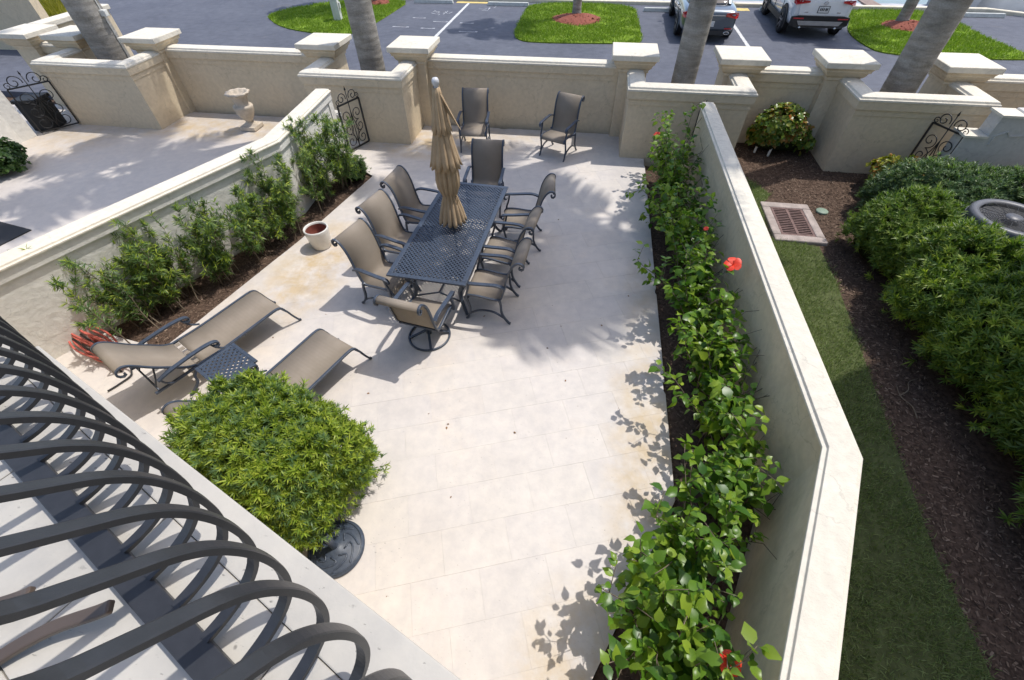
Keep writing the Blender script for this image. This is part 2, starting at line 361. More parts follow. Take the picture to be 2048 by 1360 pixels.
    def build(s, name, mat, parent=None, kind=None, bevel=0.0):
        import bmesh
        me = s.mesh(name)
        bm = bmesh.new(); bm.from_mesh(me); bmesh.ops.recalc_face_normals(bm, faces=bm.faces); bm.to_mesh(me); bm.free()
        me.materials.append(M[mat] if isinstance(mat, str) else mat)
        o = bpy.data.objects.new(name, me); col.objects.link(o); o.parent = parent
        if bevel:
            b = o.modifiers.new('bevel', 'BEVEL'); b.width = bevel; b.segments = 2; b.limit_method = 'ANGLE'; b.angle_limit = R(40)
        if kind: o['kind'] = kind
        return o
def link(name, me, parent, loc=(0, 0, 0), rot=None):
    o = bpy.data.objects.new(name, me); col.objects.link(o); o.parent = parent; o.location = loc
    if rot is not None: o.rotation_euler = rot
    return o
def copy_tree(o, parent=None):
    c = o.copy(); col.objects.link(c); c.parent = parent
    for ch in list(o.children): copy_tree(ch, c)
    return c
def frames(nrm, spin=None):
    """rotation matrices (M,3,3) whose z column follows nrm, random spin"""
    n = nrm/np.linalg.norm(nrm, axis=1, keepdims=True); k = len(n)
    a = np.where(np.abs(n[:, 2:3]) < .9, np.array([[0, 0, 1.]]), np.array([[1., 0, 0]]))
    u = np.cross(a, n); u /= np.linalg.norm(u, axis=1, keepdims=True); v = np.cross(n, u)
    s = rng.uniform(0, 2*np.pi, k) if spin is None else spin
    c_, s_ = np.cos(s)[:, None], np.sin(s)[:, None]
    return np.stack([u*c_+v*s_, -u*s_+v*c_, n], axis=2)
def scatter(name, tv, tf, rot, pos, scale, mat, parent=None, kind=None):
    tv = np.asarray(tv, float); k = len(pos); nv = len(tv)
    sc_ = np.asarray(scale, float)
    if sc_.ndim == 1: sc_ = sc_[:, None]
    V = np.einsum('mij,mnj->mni', rot, tv[None]*sc_[:, None, :] if sc_.shape[1] == 3 else tv[None]*sc_[:, :, None])+np.asarray(pos)[:, None]
    me = bpy.data.meshes.new(name)
    ls = np.array([len(f) for f in tf]); flat = np.concatenate([np.array(f) for f in tf]); nf = len(tf); nl = len(flat)
    me.vertices.add(k*nv); me.vertices.foreach_set('co', V.reshape(-1).astype(np.float32))
    me.loops.add(k*nl); me.loops.foreach_set('vertex_index', (flat[None]+np.arange(k)[:, None]*nv).reshape(-1).astype(np.int32))
    st = np.concatenate([[0], np.cumsum(ls)[:-1]])
    me.polygons.add(k*nf); me.polygons.foreach_set('loop_start', (st[None]+np.arange(k)[:, None]*nl).reshape(-1).astype(np.int32))
    me.update(calc_edges=True); me.validate()
    me.materials.append(M[mat] if isinstance(mat, str) else mat)
    o = bpy.data.objects.new(name, me); col.objects.link(o); o.parent = parent
    if kind: o['kind'] = kind
    return o
# leaf templates (base at origin, tip along +x, face up +z)
PODO_V = [(0, -.04, 0), (0, .04, 0), (.45, -.085, .06), (.45, .085, .06), (1, 0, -.04)]; PODO_F = [(0, 2, 3, 1), (2, 4, 3)]
def whorl(n=9, tilt=.75, seed=0, spread=.25):
    r = np.random.default_rng(seed); V = []; F = []
    for i in range(n):
        a = 2*math.pi*i/n+r.uniform(-.3, .3); ti = tilt+r.uniform(-spread, spread); L = r.uniform(.75, 1.1); z0 = r.uniform(-.35, .1)
        for (x, y, z) in PODO_V:
            x2 = x*L*math.cos(ti)-z*math.sin(ti); z2 = x*L*math.sin(ti)+z*math.cos(ti)
            V.append((x2*math.cos(a)-y*math.sin(a), x2*math.sin(a)+y*math.cos(a), z2+z0))
        F += [tuple(j+i*5 for j in f) for f in PODO_F]
    return V, F
OV_V = [(0, 0, 0), (.22, -.25, .06), (.22, .25, .06), (.2, 0, 0), (.55, -.33, .07), (.55, .33, .07), (.55, 0, .015), (.85, -.15, .0), (.85, .15, .0), (.85, 0, -.03), (1.08, 0, -.10)]
OV_F = [(0, 1, 3), (0, 3, 2), (1, 4, 6, 3), (3, 6, 5, 2), (4, 7, 9, 6), (6, 9, 8, 5), (7, 10, 9), (9, 10, 8)]

# ------------------------------------------------------------------ the setting: ground, road, islands
b = MB(); b.prism([(-900, 11.05), (900, 11.05), (900, 23.55), (-900, 23.55)], -.30, -.004); road = b.build('road', 'asphalt', kind='structure')
b = MB(); b.prism([(-900, -900), (900, -900), (900, 11.05), (-900, 11.05)], -.5, -.16); b.build('ground', 'soil', kind='structure')
b = MB(); b.prism([(-900, 23.9), (900, 23.9), (900, 1800), (-900, 1800)], -1.4, -1.1); b.build('water', 'water', kind='structure')
b = MB(); b.prism([(-60, 23.75), (60, 23.75), (60, 26.2), (-60, 26.2)], -1.3, -.25); b.build('quay', 'quay', kind='structure')
b = MB(); b.sweep([(-60, 23.62), (14.9, 23.62), (15.9, 22.95), (60, 22.95)], [(-.09, -.3), (-.09, .10), (-.07, .12), (.09, .12), (.11, .1), (.11, -.3)]); b.build('kerb', 'curb', kind='structure')
b = MB(); b.prism([(15.9, 22.8), (60, 22.8), (60, 23.6), (14.9, 23.6)], -.3, .02); b.build('quay_apron', 'quay', kind='structure')

def smooth_poly(p, it=2):
    for _ in range(it):
        q = []
        for i in range(len(p)):
            a, c = p[i], p[(i+1) % len(p)]
            q += [(a[0]*.78+c[0]*.22, a[1]*.78+c[1]*.22), (a[0]*.22+c[0]*.78, a[1]*.22+c[1]*.78)]
        p = q
    return p
def inpoly(px, py, poly):
    r = np.zeros(len(px), bool); n = len(poly); j = n-1
    for i in range(n):
        xi, yi = poly[i]; xj, yj = poly[j]
        if yi != yj: r ^= ((yi > py) != (yj > py)) & (px < (xj-xi)*(py-yi)/(yj-yi)+xi)
        j = i
    return r
BLADE_V = [(-.06, 0, 0), (.06, 0, 0), (.04, .18, .6), (-.04, .18, .6), (0, .5, 1.0)]; BLADE_F = [(0, 1, 2, 3), (3, 2, 4)]
def grass(name, poly, n, h, mat, z=0.0, hole=None, label=None, wide=1.0):
    xs = [p[0] for p in poly]; ys = [p[1] for p in poly]
    px = rng.uniform(min(xs), max(xs), n*2); py = rng.uniform(min(ys), max(ys), n*2)
    k = inpoly(px, py, poly)
    for hx, hy, hr in (hole or []): k &= ((px-hx)**2+(py-hy)**2) > (hr*rng.uniform(.85, 1.15, len(px)))**2
    px, py = px[k], py[k]; k = (np.sin(px*3.1+1.7*np.sin(py*2.3))*np.sin(py*2.7+np.sin(px*4.1))+rng.uniform(-.35, 1.0, len(px))) > -.25; px, py = px[k][:n], py[k][:n]; c = len(px); px = px+rng.normal(0, .035, c); py = py+rng.normal(0, .035, c)
    nr = np.stack([rng.normal(0, .45, c), rng.normal(0, .45, c), np.ones(c)], 1)
    hh = h*rng.uniform(.5, 1.2, c)
    o = scatter(name, BLADE_V, BLADE_F, frames(nr), np.stack([px, py, np.full(c, z)], 1), np.stack([hh*wide, hh, hh], 1), mat)
    tag(o, label, 'grass', None, 'stuff'); return o
ISL = {
 'A': ([(-13.9, 20.35), (-11.6, 23.3), (-8.45, 23.5), (-8.5, 21), (-8.6, 19.0), (-8.85, 17.75), (-9.6, 17.5), (-12.0, 18.3)], [(-9.7, 22.7, .55)], 'turf island behind the pillars with a pale utility box'),
 'B': ([(-2.98, 23.45), (1.44, 23.45), (1.5, 20.5), (1.56, 17.85), (1.2, 17.65), (-2.3, 17.4), (-2.85, 17.9), (-3.0, 18.8), (-3.05, 21)], [(-.85, 20.7, 1.0)], 'sunlit turf island with a palm in red mulch'),
 'C': ([(9.75, 23.4), (13.0, 23.4), (13.05, 21.4), (12.9, 19.6), (13.3, 17.4), (12.3, 17.2), (8.9, 17.3), (8.65, 18.7), (8.75, 20.2), (9.5, 22)], [(11.1, 20.9, .95)], 'turf island to the right of the white car')}
for k, (poly, hole, lab) in ISL.items():
    sp = smooth_poly(poly)
    b = MB(); b.prism(sp, -.05, .03); b.build('grass_island', 'lawn_far', kind='structure')
    grass('island_grass', sp, 22000, .075, 'grass_far', .025, hole, 'short bright green grass of the '+lab, 2.6)
for (hx, hy, hr) in ((-.85, 20.7, .95), (11.1, 20.9, .9), (-9.7, 22.7, .5)):
    b = MB()
    prof = [(hr, .02), (hr*.9, .06), (hr*.6, .12), (hr*.25, .16), (.01, .17)]
    b.lathe(prof, 22, (hx, hy, 0), True, lambda a, z: .08*math.sin(3*a+hx)+.05*math.sin(7*a)); o = b.build('mulch_ring', 'redmulch')
    tag(o, {-.85: 'red mulch ring round the palm on the middle turf island', 11.1: 'red mulch ring round the leaning-looking palm right of the white car', -9.7: 'red mulch patch on the turf island behind the utility box'}[hx], 'mulch', None, 'stuff')
    k = 500
    a = rng.uniform(0, 6.28, k); rr = hr*np.sqrt(rng.uniform(0, 1, k)); zz = .02+.15*(1-(rr/hr)**1.2)
    scatter('mulch_chips', [(-.5, -.2, 0), (.5, -.15, .1), (.45, .2, .05), (-.5, .15, .1)], [(0, 1, 2, 3)], frames(np.stack([rng.normal(0, .4, k), rng.normal(0, .4, k), np.ones(k)], 1)), np.stack([hx+rr*np.cos(a), hy+rr*np.sin(a), zz+.01], 1), rng.uniform(.05, .11, k), 'redmulch', o, 'stuff')
# painted markings (sheets 4 mm above the asphalt), children of the road
def mark(name, x0, y0, x1, y1, wd, mat='paint', z=0.002):
    d = Vector((x1-x0, y1-y0)); L = d.length; d.normalize(); n = Vector((-d.y, d.x))*wd/2
    k = max(2, int(L/.12)); vs = []
    for i in range(k+1):
        p = Vector((x0, y0))+d*L*i/k
        j = 1+random.uniform(-.12, .12)
        vs += [(p.x+n.x*j, p.y+n.y*j, z), (p.x-n.x*j, p.y-n.y*j, z)]
    b = MB(); b.add(vs, [(2*i, 2*i+1, 2*i+3, 2*i+2) for i in range(k)]); return b.build(name, mat, road)
mark('parking_line', -5.72, 23.2, -5.72, 17.6, .12); mark('parking_line', 4.98, 23.2, 4.98, 17.3, .12)
for (x, y, L) in ((-7.7, 19.0, .55), (-6.55, 18.9, .45), (-6.35, 19.9, .5), (-7.35, 20.4, .45), (-5.25, 19.8, .45), (-5.0, 18.6, .6)):
    mark('survey_mark', x, y, x+L, y-.03, .045, 'chalk')
    for dx in (0, L): mark('survey_mark', x+dx-.05, y, x+dx+.05, y, .09, 'chalk', .003)
for i in range(14):
    x = random.uniform(-6.9, -6.1); y = random.uniform(20.9, 21.7); a = random.uniform(0, 3.1); L = random.uniform(.1, .3)
    mark('chalk_scribble', x, y, x+L*math.cos(a), y+L*math.sin(a), .035, 'chalk', .002+.0003*i)
for i in range(6):
    x = random.uniform(-4.9, -4.3); y = random.uniform(21.6, 22.4); a = random.uniform(0, 3.1); L = random.uniform(.1, .35)
    mark('chalk_scribble', x, y, x+L*math.cos(a), y+L*math.sin(a), .035, 'chalk', .007+.0003*i)
mark('kerb_paint', 5.2, 23.1, 6.0, 23.1, .45, 'yellowpaint', .002); mark('kerb_paint', -6.3, 23.3, -4.9, 23.3, .3, 'yellowpaint', .002)
def wheel_stop(x, y, lab, L=1.8):
    b = MB(); b.add([(x-L/2, y-.08, 0), (x+L/2, y-.08, 0), (x+L/2, y+.08, 0), (x-L/2, y+.08, 0), (x-L/2+.03, y-.05, .13), (x+L/2-.03, y-.05, .13), (x+L/2-.03, y+.05, .13), (x-L/2+.03, y+.05, .13)], [(3, 2, 1, 0), (4, 5, 6, 7), (0, 1, 5, 4), (1, 2, 6, 5), (2, 3, 7, 6), (3, 0, 4, 7)])
    tag(b.build('wheel_stop', 'wheelstop', bevel=.015), lab, 'wheel stop', 'concrete wheel stops at the parking bays')
wheel_stop(-7.28, 23.02, 'pale concrete wheel stop of the empty bay left of the long white line')
wheel_stop(-3.91, 22.83, 'pale concrete wheel stop of the empty bay beside the middle turf island')
wheel_stop(2.65, 22.4, 'concrete wheel stop in front of the grey sedan')
wheel_stop(7.25, 22.95, 'concrete wheel stop in front of the white sport utility car')
wheel_stop(14.2, 22.72, 'concrete wheel stop at the far right beside the turf island')

# ------------------------------------------------------------------ patio floor and its pavers
ca, sa = math.cos(R(20.3)), math.sin(R(20.3))
def uv2xy(u, v): return (u*ca-v*sa, u*sa+v*ca)
def clip(poly, nx, ny, c):       # keep nx*x+ny*y <= c
    out = []
    for i in range(len(poly)):
        p, q = poly[i], poly[(i+1) % len(poly)]
        dp = nx*p[0]+ny*p[1]-c; dq = nx*q[0]+ny*q[1]-c
        if dp <= 0: out.append(p)
        if dp*dq < 0:
            t_ = dp/(dp-dq); out.append((p[0]+(q[0]-p[0])*t_, p[1]+(q[1]-p[1])*t_))
    return out
def area(p): return abs(sum(p[i][0]*p[(i+1) % len(p)][1]-p[(i+1) % len(p)][0]*p[i][1] for i in range(len(p))))/2 if len(p) > 2 else 0
def half(a, c):                  # half plane to the LEFT of a->c kept
    d = (c[0]-a[0], c[1]-a[1]); n = (d[1], -d[0]); L = math.hypot(*n); n = (n[0]/L, n[1]/L); return n[0], n[1], n[0]*a[0]+n[1]*a[1]
PR = [(1.27, 9.2), (1.28, 1.92), (.46, .25)]         # right bed edge
PL = [(-4.17, 7.78), (-4.58, 5.5), (-5.1, 3.36), (-5.22, 2.95)]   # left bed edge
bfl = MB(); bfl.prism([(-6.3, 10.36), (1.26, 10.36), (1.26, 1.93), (.0, -.6), (-8, -1.0), (-8, 2.8), (-6.3, 3.1), (-5.22, 2.95), (-5.1, 3.36), (-4.58, 5.5), (-4.17, 7.78), (-4.75, 8.3)], -.15, -.003)
patio = bfl.build('patio', 'grout', kind='structure')
count = 0
PU, PV = .612, .402
for j in range(-6, 32):
    for i in range(-16, 16):
        u0 = i*PU+(.5*PU if j % 2 else 0)+.17; v0 = j*PV-.53+.05
        g = .0004
        poly = [uv2xy(u0+g, v0+g), uv2xy(u0+PU-g, v0+g), uv2xy(u0+PU-g, v0+PV-g), uv2xy(u0+g, v0+PV-g)]
        cx = sum(p[0] for p in poly)/4; cy = sum(p[1] for p in poly)/4
        if cy < -.1 or cy > 10.6 or cx > 1.9 or cx < -6.6: continue
        if cx > 1.1 and cy > 9.2: continue
        full = area(poly)
        if cy < 9.3: poly = clip(poly, *half(PR[1], PR[0]))
        if len(poly) > 2 and cy < 3.0: poly = clip(poly, *half(PR[2], PR[1]))
        poly = clip(poly, 0, 1, 10.4) if len(poly) > 2 else poly
        if len(poly) < 3: continue
        if cx < -3.6 and 2.8 < cy < 8.9:
            cands = []
            for a, c in ((PL[0], PL[1]), (PL[1], PL[2]), (PL[2], PL[3])):
                if min(a[1], c[1])-.45 < cy < max(a[1], c[1])+.45: cands.append(clip(poly, *half(c, a)) if False else clip(poly, *half(a, c)))
            keep = poly
            for c_ in cands:
                if area(c_) < area(keep): keep = c_
            if cy > 7.4:
                alt = clip(poly, *half((-4.9, 8.3), (-4.17, 7.78)))
                if area(alt) > area(keep): keep = alt
            poly = keep
        if area(poly) < .012: continue
        # hidden below the balcony: stop well behind its edge
        if .39*cx+.92*cy < -.75: continue
        b = MB(); dz = random.uniform(-.0006, .0006)
        ox, oy = sum(p[0] for p in poly)/len(poly), sum(p[1] for p in poly)/len(poly)
        b.prism([(x-ox, y-oy) for x, y in poly], -.02, 0, .0004)
        o = b.build('paver', 'paver', patio); o.location = (ox, oy, dz); count += 1
print('pavers', count)
# neighbour's patio on the left
b = MB(); b.prism([(-20, 10.36), (-5.0, 10.36), (-5.2, 8.4), (-5.1, 6.4), (-7.1, 2.4), (-20, 2.4)], -.15, -.009); b.build('neighbour_patio', 'patio2', kind='structure')
# side yard: mulch base + lawn strip
b = MB(); b.prism([(2.3, 9.4), (2.3, -3), (10, -3), (10, 10.4), (3, 10.4)], -.15, -.03); b.build('side_yard', 'soil', kind='structure')
LAWN = [(2.42, 8.9), (2.6, 9.1), (3.3, 8.6), (3.55, 8.15), (3.3, 7.75), (3.2, 6.7), (3.95, 6.55), (3.94, 5.7), (3.70, 3.2), (3.58, 1.8), (3.58, .6), (3.5, -.8), (1.6, -.8), (2.42, 1.8)]
b = MB(); b.prism(LAWN, -.1, -.006); b.build('side_lawn', 'lawn', kind='structure')
grass('lawn_grass', [p for p in LAWN if True], 60000, .05, 'grass', -.006, None, 'short lawn strip along the outside of the right garden wall', 1.1)

# ------------------------------------------------------------------ front wall: pillars, wall panels, planter bays
def pillar(x, lab, y=10.57):
    t = empty('pillar', (x, y, 0), 0, lab, 'pillar', 'capped pillars along the front wall')
    def sq(prof):
        b = MB(); n = len(prof); vs = []
        for h, z in prof: vs += [(-h, -h, z), (h, -h, z), (h, h, z), (-h, h, z)]
        fs = [(3, 2, 1, 0), tuple(range(4*n-4, 4*n))]
        for i in range(n-1): fs += [(i*4+j, i*4+(j+1) % 4, i*4+4+(j+1) % 4, i*4+4+j) for j in range(4)]
        b.add(vs, fs); return b
    sq([(.28, -.2), (.28, 1.36)]).build('shaft', 'stucco', t, bevel=.008)
    sq([(.283, 1.30), (.305, 1.31), (.305, 1.36), (.33, 1.375), (.35, 1.40), (.362, 1.43), (.37, 1.46), (.40, 1.465), (.40, 1.50), (.415, 1.52), (.43, 1.545)]).build('moulding', 'stucco', t, bevel=.004)
    sq([(.458, 1.545), (.458, 1.633), (.45, 1.643), (.02, 1.651)]).build('cap', 'coping', t, bevel=.006)
    return t
pillar(-13.72, 'leftmost capped pillar of the front wall, at the picture edge')
pillar(-12.40, 'second capped pillar from the left, half behind the leftmost palm trunk')
pillar(-10.32, 'capped pillar at the right end of the leftmost palm bay')
pillar(-5.98, 'capped pillar just left of the palm nearest the urn wall')
pillar(-3.90, 'capped pillar between the second palm and the umbrella')
pillar(.81, 'capped pillar left of the palm in front of the grey sedan')
pillar(2.88, 'capped pillar right of the palm in front of the grey sedan')
pillar(4.80, 'capped pillar left of the rightmost palm trunk')
pillar(6.87, 'rightmost capped pillar, right of the rightmost palm trunk')
# profile offsets: outer face positive towards the camera
def coping_prof(t0, top):       # half-thickness of the body
    h = t0
    return [(-h-.055, top-.055), (-h-.055, top-.02), (-h-.035, top-.015), (-h-.02, top+.02), (-.05, top+.032), (.05, top+.032), (h+.02, top+.02), (h+.035, top-.015), (h+.055, top-.02), (h+.055, top-.055)]
def fascia_prof(t0, top): return [(-t0-.045, top-.19), (-t0-.045, top-.053), (t0+.045, top-.053), (t0+.045, top-.19)]
def neck_prof(t0, top): return [(-t0-.014, top-.30), (-t0-.014, top-.187), (t0+.014, top-.187), (t0+.014, top-.30)]
def body_prof(t0, top): return [(-t0, -.2), (-t0, top-.298), (t0, top-.298), (t0, -.2)]
def wall(name, path, t0, top, lab, cat='wall', group=None, bodymat='stucco'):
    cx = sum(p[0] for p in path)/len(path); cy = sum(p[1] for p in path)/len(path)
    t = empty(name, (cx, cy, 0), 0, lab, cat, group); pl = [(x-cx, y-cy) for x, y in path]
    for nm, pr, mt in (('body', body_prof, bodymat), ('neck_band', neck_prof, bodymat), ('fascia', fascia_prof, bodymat), ('coping', coping_prof, 'coping')):
        b = MB(); b.sweep(pl, pr(t0, top)); b.build(nm, mt, t, bevel=.006 if nm == 'coping' else .003)
    return t
G1 = 'straight panels of the front wall'
wall('front_wall', [(-10.04, 10.60), (-6.26, 10.60)], .12, 1.375, 'front wall panel behind the stone urn', 'wall', G1)
wall('front_wall', [(-3.62, 10.60), (.53, 10.60)], .12, 1.375, 'front wall panel behind the two spare patio chairs', 'wall', G1)
wall('front_wall', [(3.16, 10.60), (4.52, 10.60)], .12, 1.375, 'short front wall panel behind the red-tipped shrub', 'wall', G1)
wall('front_wall', [(7.15, 10.60), (14, 10.60)], .12, 1.375, 'front wall panel at the far right edge', 'wall', G1)
wall('front_wall', [(-13.44, 10.60), (-12.68, 10.60)], .12, 1.375, 'very short front wall panel between the two leftmost pillars', 'wall', G1)
G2 = 'u-shaped palm bays of the front wall'
def bay(x0, x1, lab): return wall('palm_bay_wall', [(x0, 10.42), (x0, 9.40), (x1, 9.40), (x1, 10.42)], .12, 1.345, lab, 'wall', G2)
bay(-12.30, -10.22, 'u-shaped bay wall round the leftmost palm'); bay(-5.86, -3.96, 'u-shaped bay wall round the palm left of the umbrella')
bay(.87, 2.86, 'u-shaped bay wall round the palm in front of the grey sedan'); bay(4.93, 6.85, 'u-shaped bay wall round the rightmost palm')
for k, (x0, x1) in enumerate(((-12.2, -10.3), (-5.75, -4.05), (.97, 2.76), (5.03, 6.75))):
    b = MB(); b.prism([(x0, 9.5), (x1, 9.5), (x1, 11.1), (x0, 11.1)], -.1, .012); b.build('bay_soil', 'soil', kind='structure')

# ------------------------------------------------------------------ garden side walls
def garden_wall(name, path, top, lab, thick=.105, cop=.165, fas=.19, rec=True, mt='stucco_sunlit'):
    cx = sum(p[0] for p in path)/len(path); cy = sum(p[1] for p in path)/len(path)
    t = empty(name, (cx, cy, 0), 0, lab, 'wall'); pl = [(x-cx, y-cy) for x, y in path]
    b = MB(); b.sweep(pl, [(-thick, -.2), (-thick, top-fas+.003), (thick, top-fas+.003), (thick, -.2)]); b.build('body', mt, t)
    b = MB(); b.sweep(pl, [(-cop+.025, top-fas), (-cop+.025, top-.045), (cop-.025, top-.045), (cop-.025, top-fas)]); b.build('fascia', mt, t, bevel=.004)
    b = MB(); b.sweep(pl, [(-cop, top-.052), (-cop, top-.030), (-cop+.028, top-.026), (-cop+.034, top-.004), (-.02, top), (.02, top), (cop-.034, top-.004), (cop-.028, top-.026), (cop, top-.030), (cop, top-.052)]); b.build('coping', 'coping', t, bevel=.003)
    return t, pl
# left wall (inner face towards +x)
LW = [(-5.20, 8.62), (-5.03, 6.38), (-6.52, 2.75), (-7.1, 1.35)]
lw, lpl = garden_wall('garden_wall', LW, 1.30, 'long cream side wall with a bend, behind the row of feathery shrubs')
b = MB(); b.sweep([lpl[0], (lpl[0][0]+.012, lpl[0][1]-.17)], [(-.128, -.2), (-.128, 1.115), (.128, 1.115), (.128, -.2)]); b.build('end_pilaster', 'stucco_sunlit', lw)
b = MB(); b.sweep([(lpl[0][0], lpl[0][1]+.002), (lpl[0][0]+.02, lpl[0][1]+.13), (lpl[0][0]+.05, lpl[0][1]+.24)], [(-.10, -.2), (-.10, .78), (-.05, .82), (.05, .82), (.10, .78), (.10, -.2)]); b.build('end_shoulder', 'stucco_sunlit', lw, bevel=.02)
garden_wall('garden_wall', [(2.065, 8.70), (2.135, 1.885), (1.165, -.35)], 1.35, 'long cream side wall with a bend, behind the hibiscus row', .085, .132, .07, mt='stucco')
garden_wall('garden_wall', [(-12.95, 8.55), (-13.0, 8.2), (-12.4, 6.6), (-12.9, 5.4)], 1.28, 'short sunlit side wall beside the black gate at the far left')
# stepped grey wall at the far right
t = empty('stepped_wall', (6.4, 8.65, 0), 0, 'grey wall with stepped curved top at the right edge', 'wall')
prof = [(0, -.2), (0, 1.0), (.32, 1.0), (.32, 1.34), (.62, 1.34), (.66, 1.40)]
prof += [(.66+.75*math.sin(a), 1.40+.42*(1-math.cos(a))) for a in np.linspace(.15, math.pi/2, 8)]+[(4.2, 1.82), (4.2, -.2)]
n = len(prof); b = MB(); b.add([(x, 0, z) for x, z in prof]+[(x, .3, z) for x, z in prof], [tuple(range(n)), tuple(range(n, 2*n))[::-1]]+[(i, (i+1) % n, n+(i+1) % n, n+i) for i in range(n)]); b.build('body', 'stucco_grey', t, bevel=.004)
b = MB()
for x0, x1, z in ((-.04, .318, 1.001), (.29, .66, 1.341)): b.box(x0, x1, -.03, .33, z, z+.035)
b.build('coping', 'coping', t)
arch = [(.42, .9), (.42, 1.05), (.56, 1.12), (.62, 1.05)]+[(.62+.75*math.sin(a), 1.05+.42*(1-math.cos(a))*1.2) for a in np.linspace(.2, math.pi/2, 8)]+[(4.1, 1.56)]
b = MB(); b.tube([(x, -.006, z) for x, z in arch], 1, rect=(.01, .01), upv=(0, 1, 0)); b.build('panel_bead', 'stucco_grey', t)

# ------------------------------------------------------------------ house below, balcony and its railing
eX, eY, nX, nY = .92, -.39, .39, .92
def bal(s, d, z): return (s*eX+d*nX, s*eY+d*nY, z)
ze = .0
hs = empty('house', (0, 0, 0), 0, 'house carrying the balcony in the foreground', 'house')
b = MB(); b.prism([bal(-9, -.36, 0)[:2], bal(1.1, -.30, 0)[:2], bal(1.1, -6, 0)[:2], bal(-9, -6, 0)[:2]], -.2, 2.70); b.build('lower_wall', 'housewall', hs)
bl = empty('balcony', (0, 0, 0), 0, 'pale limestone balcony floor with its outer ledge in the lower left corner', 'balcony')
b = MB(); b.prism([bal(-2.42, -.055, 0)[:2], bal(1.2, .035, 0)[:2], bal(1.2, -.16, 0)[:2], bal(-2.42, -.16, 0)[:2]], 2.70, 2.90); b.build('ledge', 'slab', bl, bevel=.004)
b = MB(); b.prism([bal(-9, -.115, 0)[:2], bal(-2.425, -.115, 0)[:2], bal(-2.425, -.30, 0)[:2], bal(-9, -.30, 0)[:2]], 2.72, 2.885); b.build('ledge', 'slab', bl, bevel=.012)
k = 0
for i in range(-9, 4):
    for j in range(4):
        s0 = i*.61+(.3 if j % 2 else 0); d1 = -.1605-j*.46
        b = MB(); q = .002
        dd = d1 if s0 > -2.45 else d1
        b.prism([bal(s0+q, d1-q, 0)[:2], bal(s0+.61-q, d1-q, 0)[:2], bal(s0+.61-q, d1-.46+q, 0)[:2], bal(s0+q, d1-.46+q, 0)[:2]], 2.80, 2.894+random.uniform(-.001, .001), .002)
        b.build('floor_tile', 'slab', bl); k += 1
b = MB(); b.prism([bal(-9, -.17, 0)[:2], bal(1.2, -.17, 0)[:2], bal(1.2, -2.0, 0)[:2], bal(-9, -2.0, 0)[:2]], 2.71, 2.80); b.build('deck_base', 'grout', bl)
rl = empty('balcony_railing', bal(-1, -.28, 2.9), 0, 'dark balcony railing of outward curving flat bars in the foreground', 'railing')
rlo = Vector(bal(-1, -.28, 2.9))
def rp(s, d, z): return Vector(bal(s, d, z))-rlo
prof = [(-.285, 2.955), (-.24, 2.958), (-.19, 2.970), (-.14, 2.995), (-.10, 3.035), (-.075, 3.09), (-.063, 3.15), (-.06, 3.21), (-.063, 3.27), (-.072, 3.33), (-.088, 3.39), (-.11, 3.44), (-.14, 3.485), (-.18, 3.53), (-.22, 3.575), (-.262, 3.625), (-.295, 3.69), (-.315, 3.77), (-.32, 3.86), (-.32, 3.95)]
def smooth_curve(p, sub=3):
    out = []
    P_ = [p[0]]+list(p)+[p[-1]]
    for i in range(1, len(P_)-2):
        for k_ in range(sub):
            t_ = k_/sub; p0, p1, p2, p3 = [np.array(q, float) for q in P_[i-1:i+3]]
            out.append(tuple(.5*((2*p1)+(-p0+p2)*t_+(2*p0-5*p1+4*p2-p3)*t_**2+(-p0+3*p1-3*p2+p3)*t_**3)))
    out.append(tuple(p[-1])); return out
sp_ = smooth_curve(prof, 3)
bar = MB()
hw, th = .0145, .0075
vs = []
for i, (d, z) in enumerate(sp_):
    a = np.array(sp_[min(i+1, len(sp_)-1)])-np.array(sp_[max(i-1, 0)]); a /= np.linalg.norm(a); nn = np.array([-a[1], a[0]])
    for (q, hh) in ((-hw, th), (-hw+.004, th+.0015), (hw-.004, th+.0015), (hw, th), (hw, -th), (-hw, -th)):
        dd, zz = d-nn[0]*hh, z-nn[1]*hh
        vs.append(Vector(bal(q, dd, zz))-Vector(bal(0, 0, 0)))
fs = []
for i in range(len(sp_)-1): fs += [(i*6+j, i*6+(j+1) % 6, i*6+6+(j+1) % 6, i*6+6+j) for j in range(6)]
bar.add(vs, fs); bar0 = bar.build('baluster', 'rail', rl)
i = 0; s = -.64+.135*6
while s > -6.2:
    o = bar0 if i == 0 else link('baluster', bar0.data, rl)
    o.location = Vector(bal(s, 0, 0))-rlo; i += 1; s -= .135
b = MB(); b.tube([rp(-6.3, -.315, 2.94), rp(.4, -.315, 2.94)], 1, rect=(.036, .012)); b.build('bottom_rail', 'rail', rl, bevel=.003)
b = MB(); b.tube([rp(-6.3, -.325, 3.965), rp(.4, -.325, 3.965)], 1, rect=(.03, .014)); b.build('top_rail', 'rail', rl, bevel=.004)
for s in (-4.0, -2.75): 
    b = MB(); b.tube([rp(s, -.32, 2.88), rp(s, -.32, 3.95)], 1, rect=(.02, .02), upv=(1, 0, 0)); b.build('post', 'rail', rl)
def curve3_(p): return smooth_curve(p, 4)
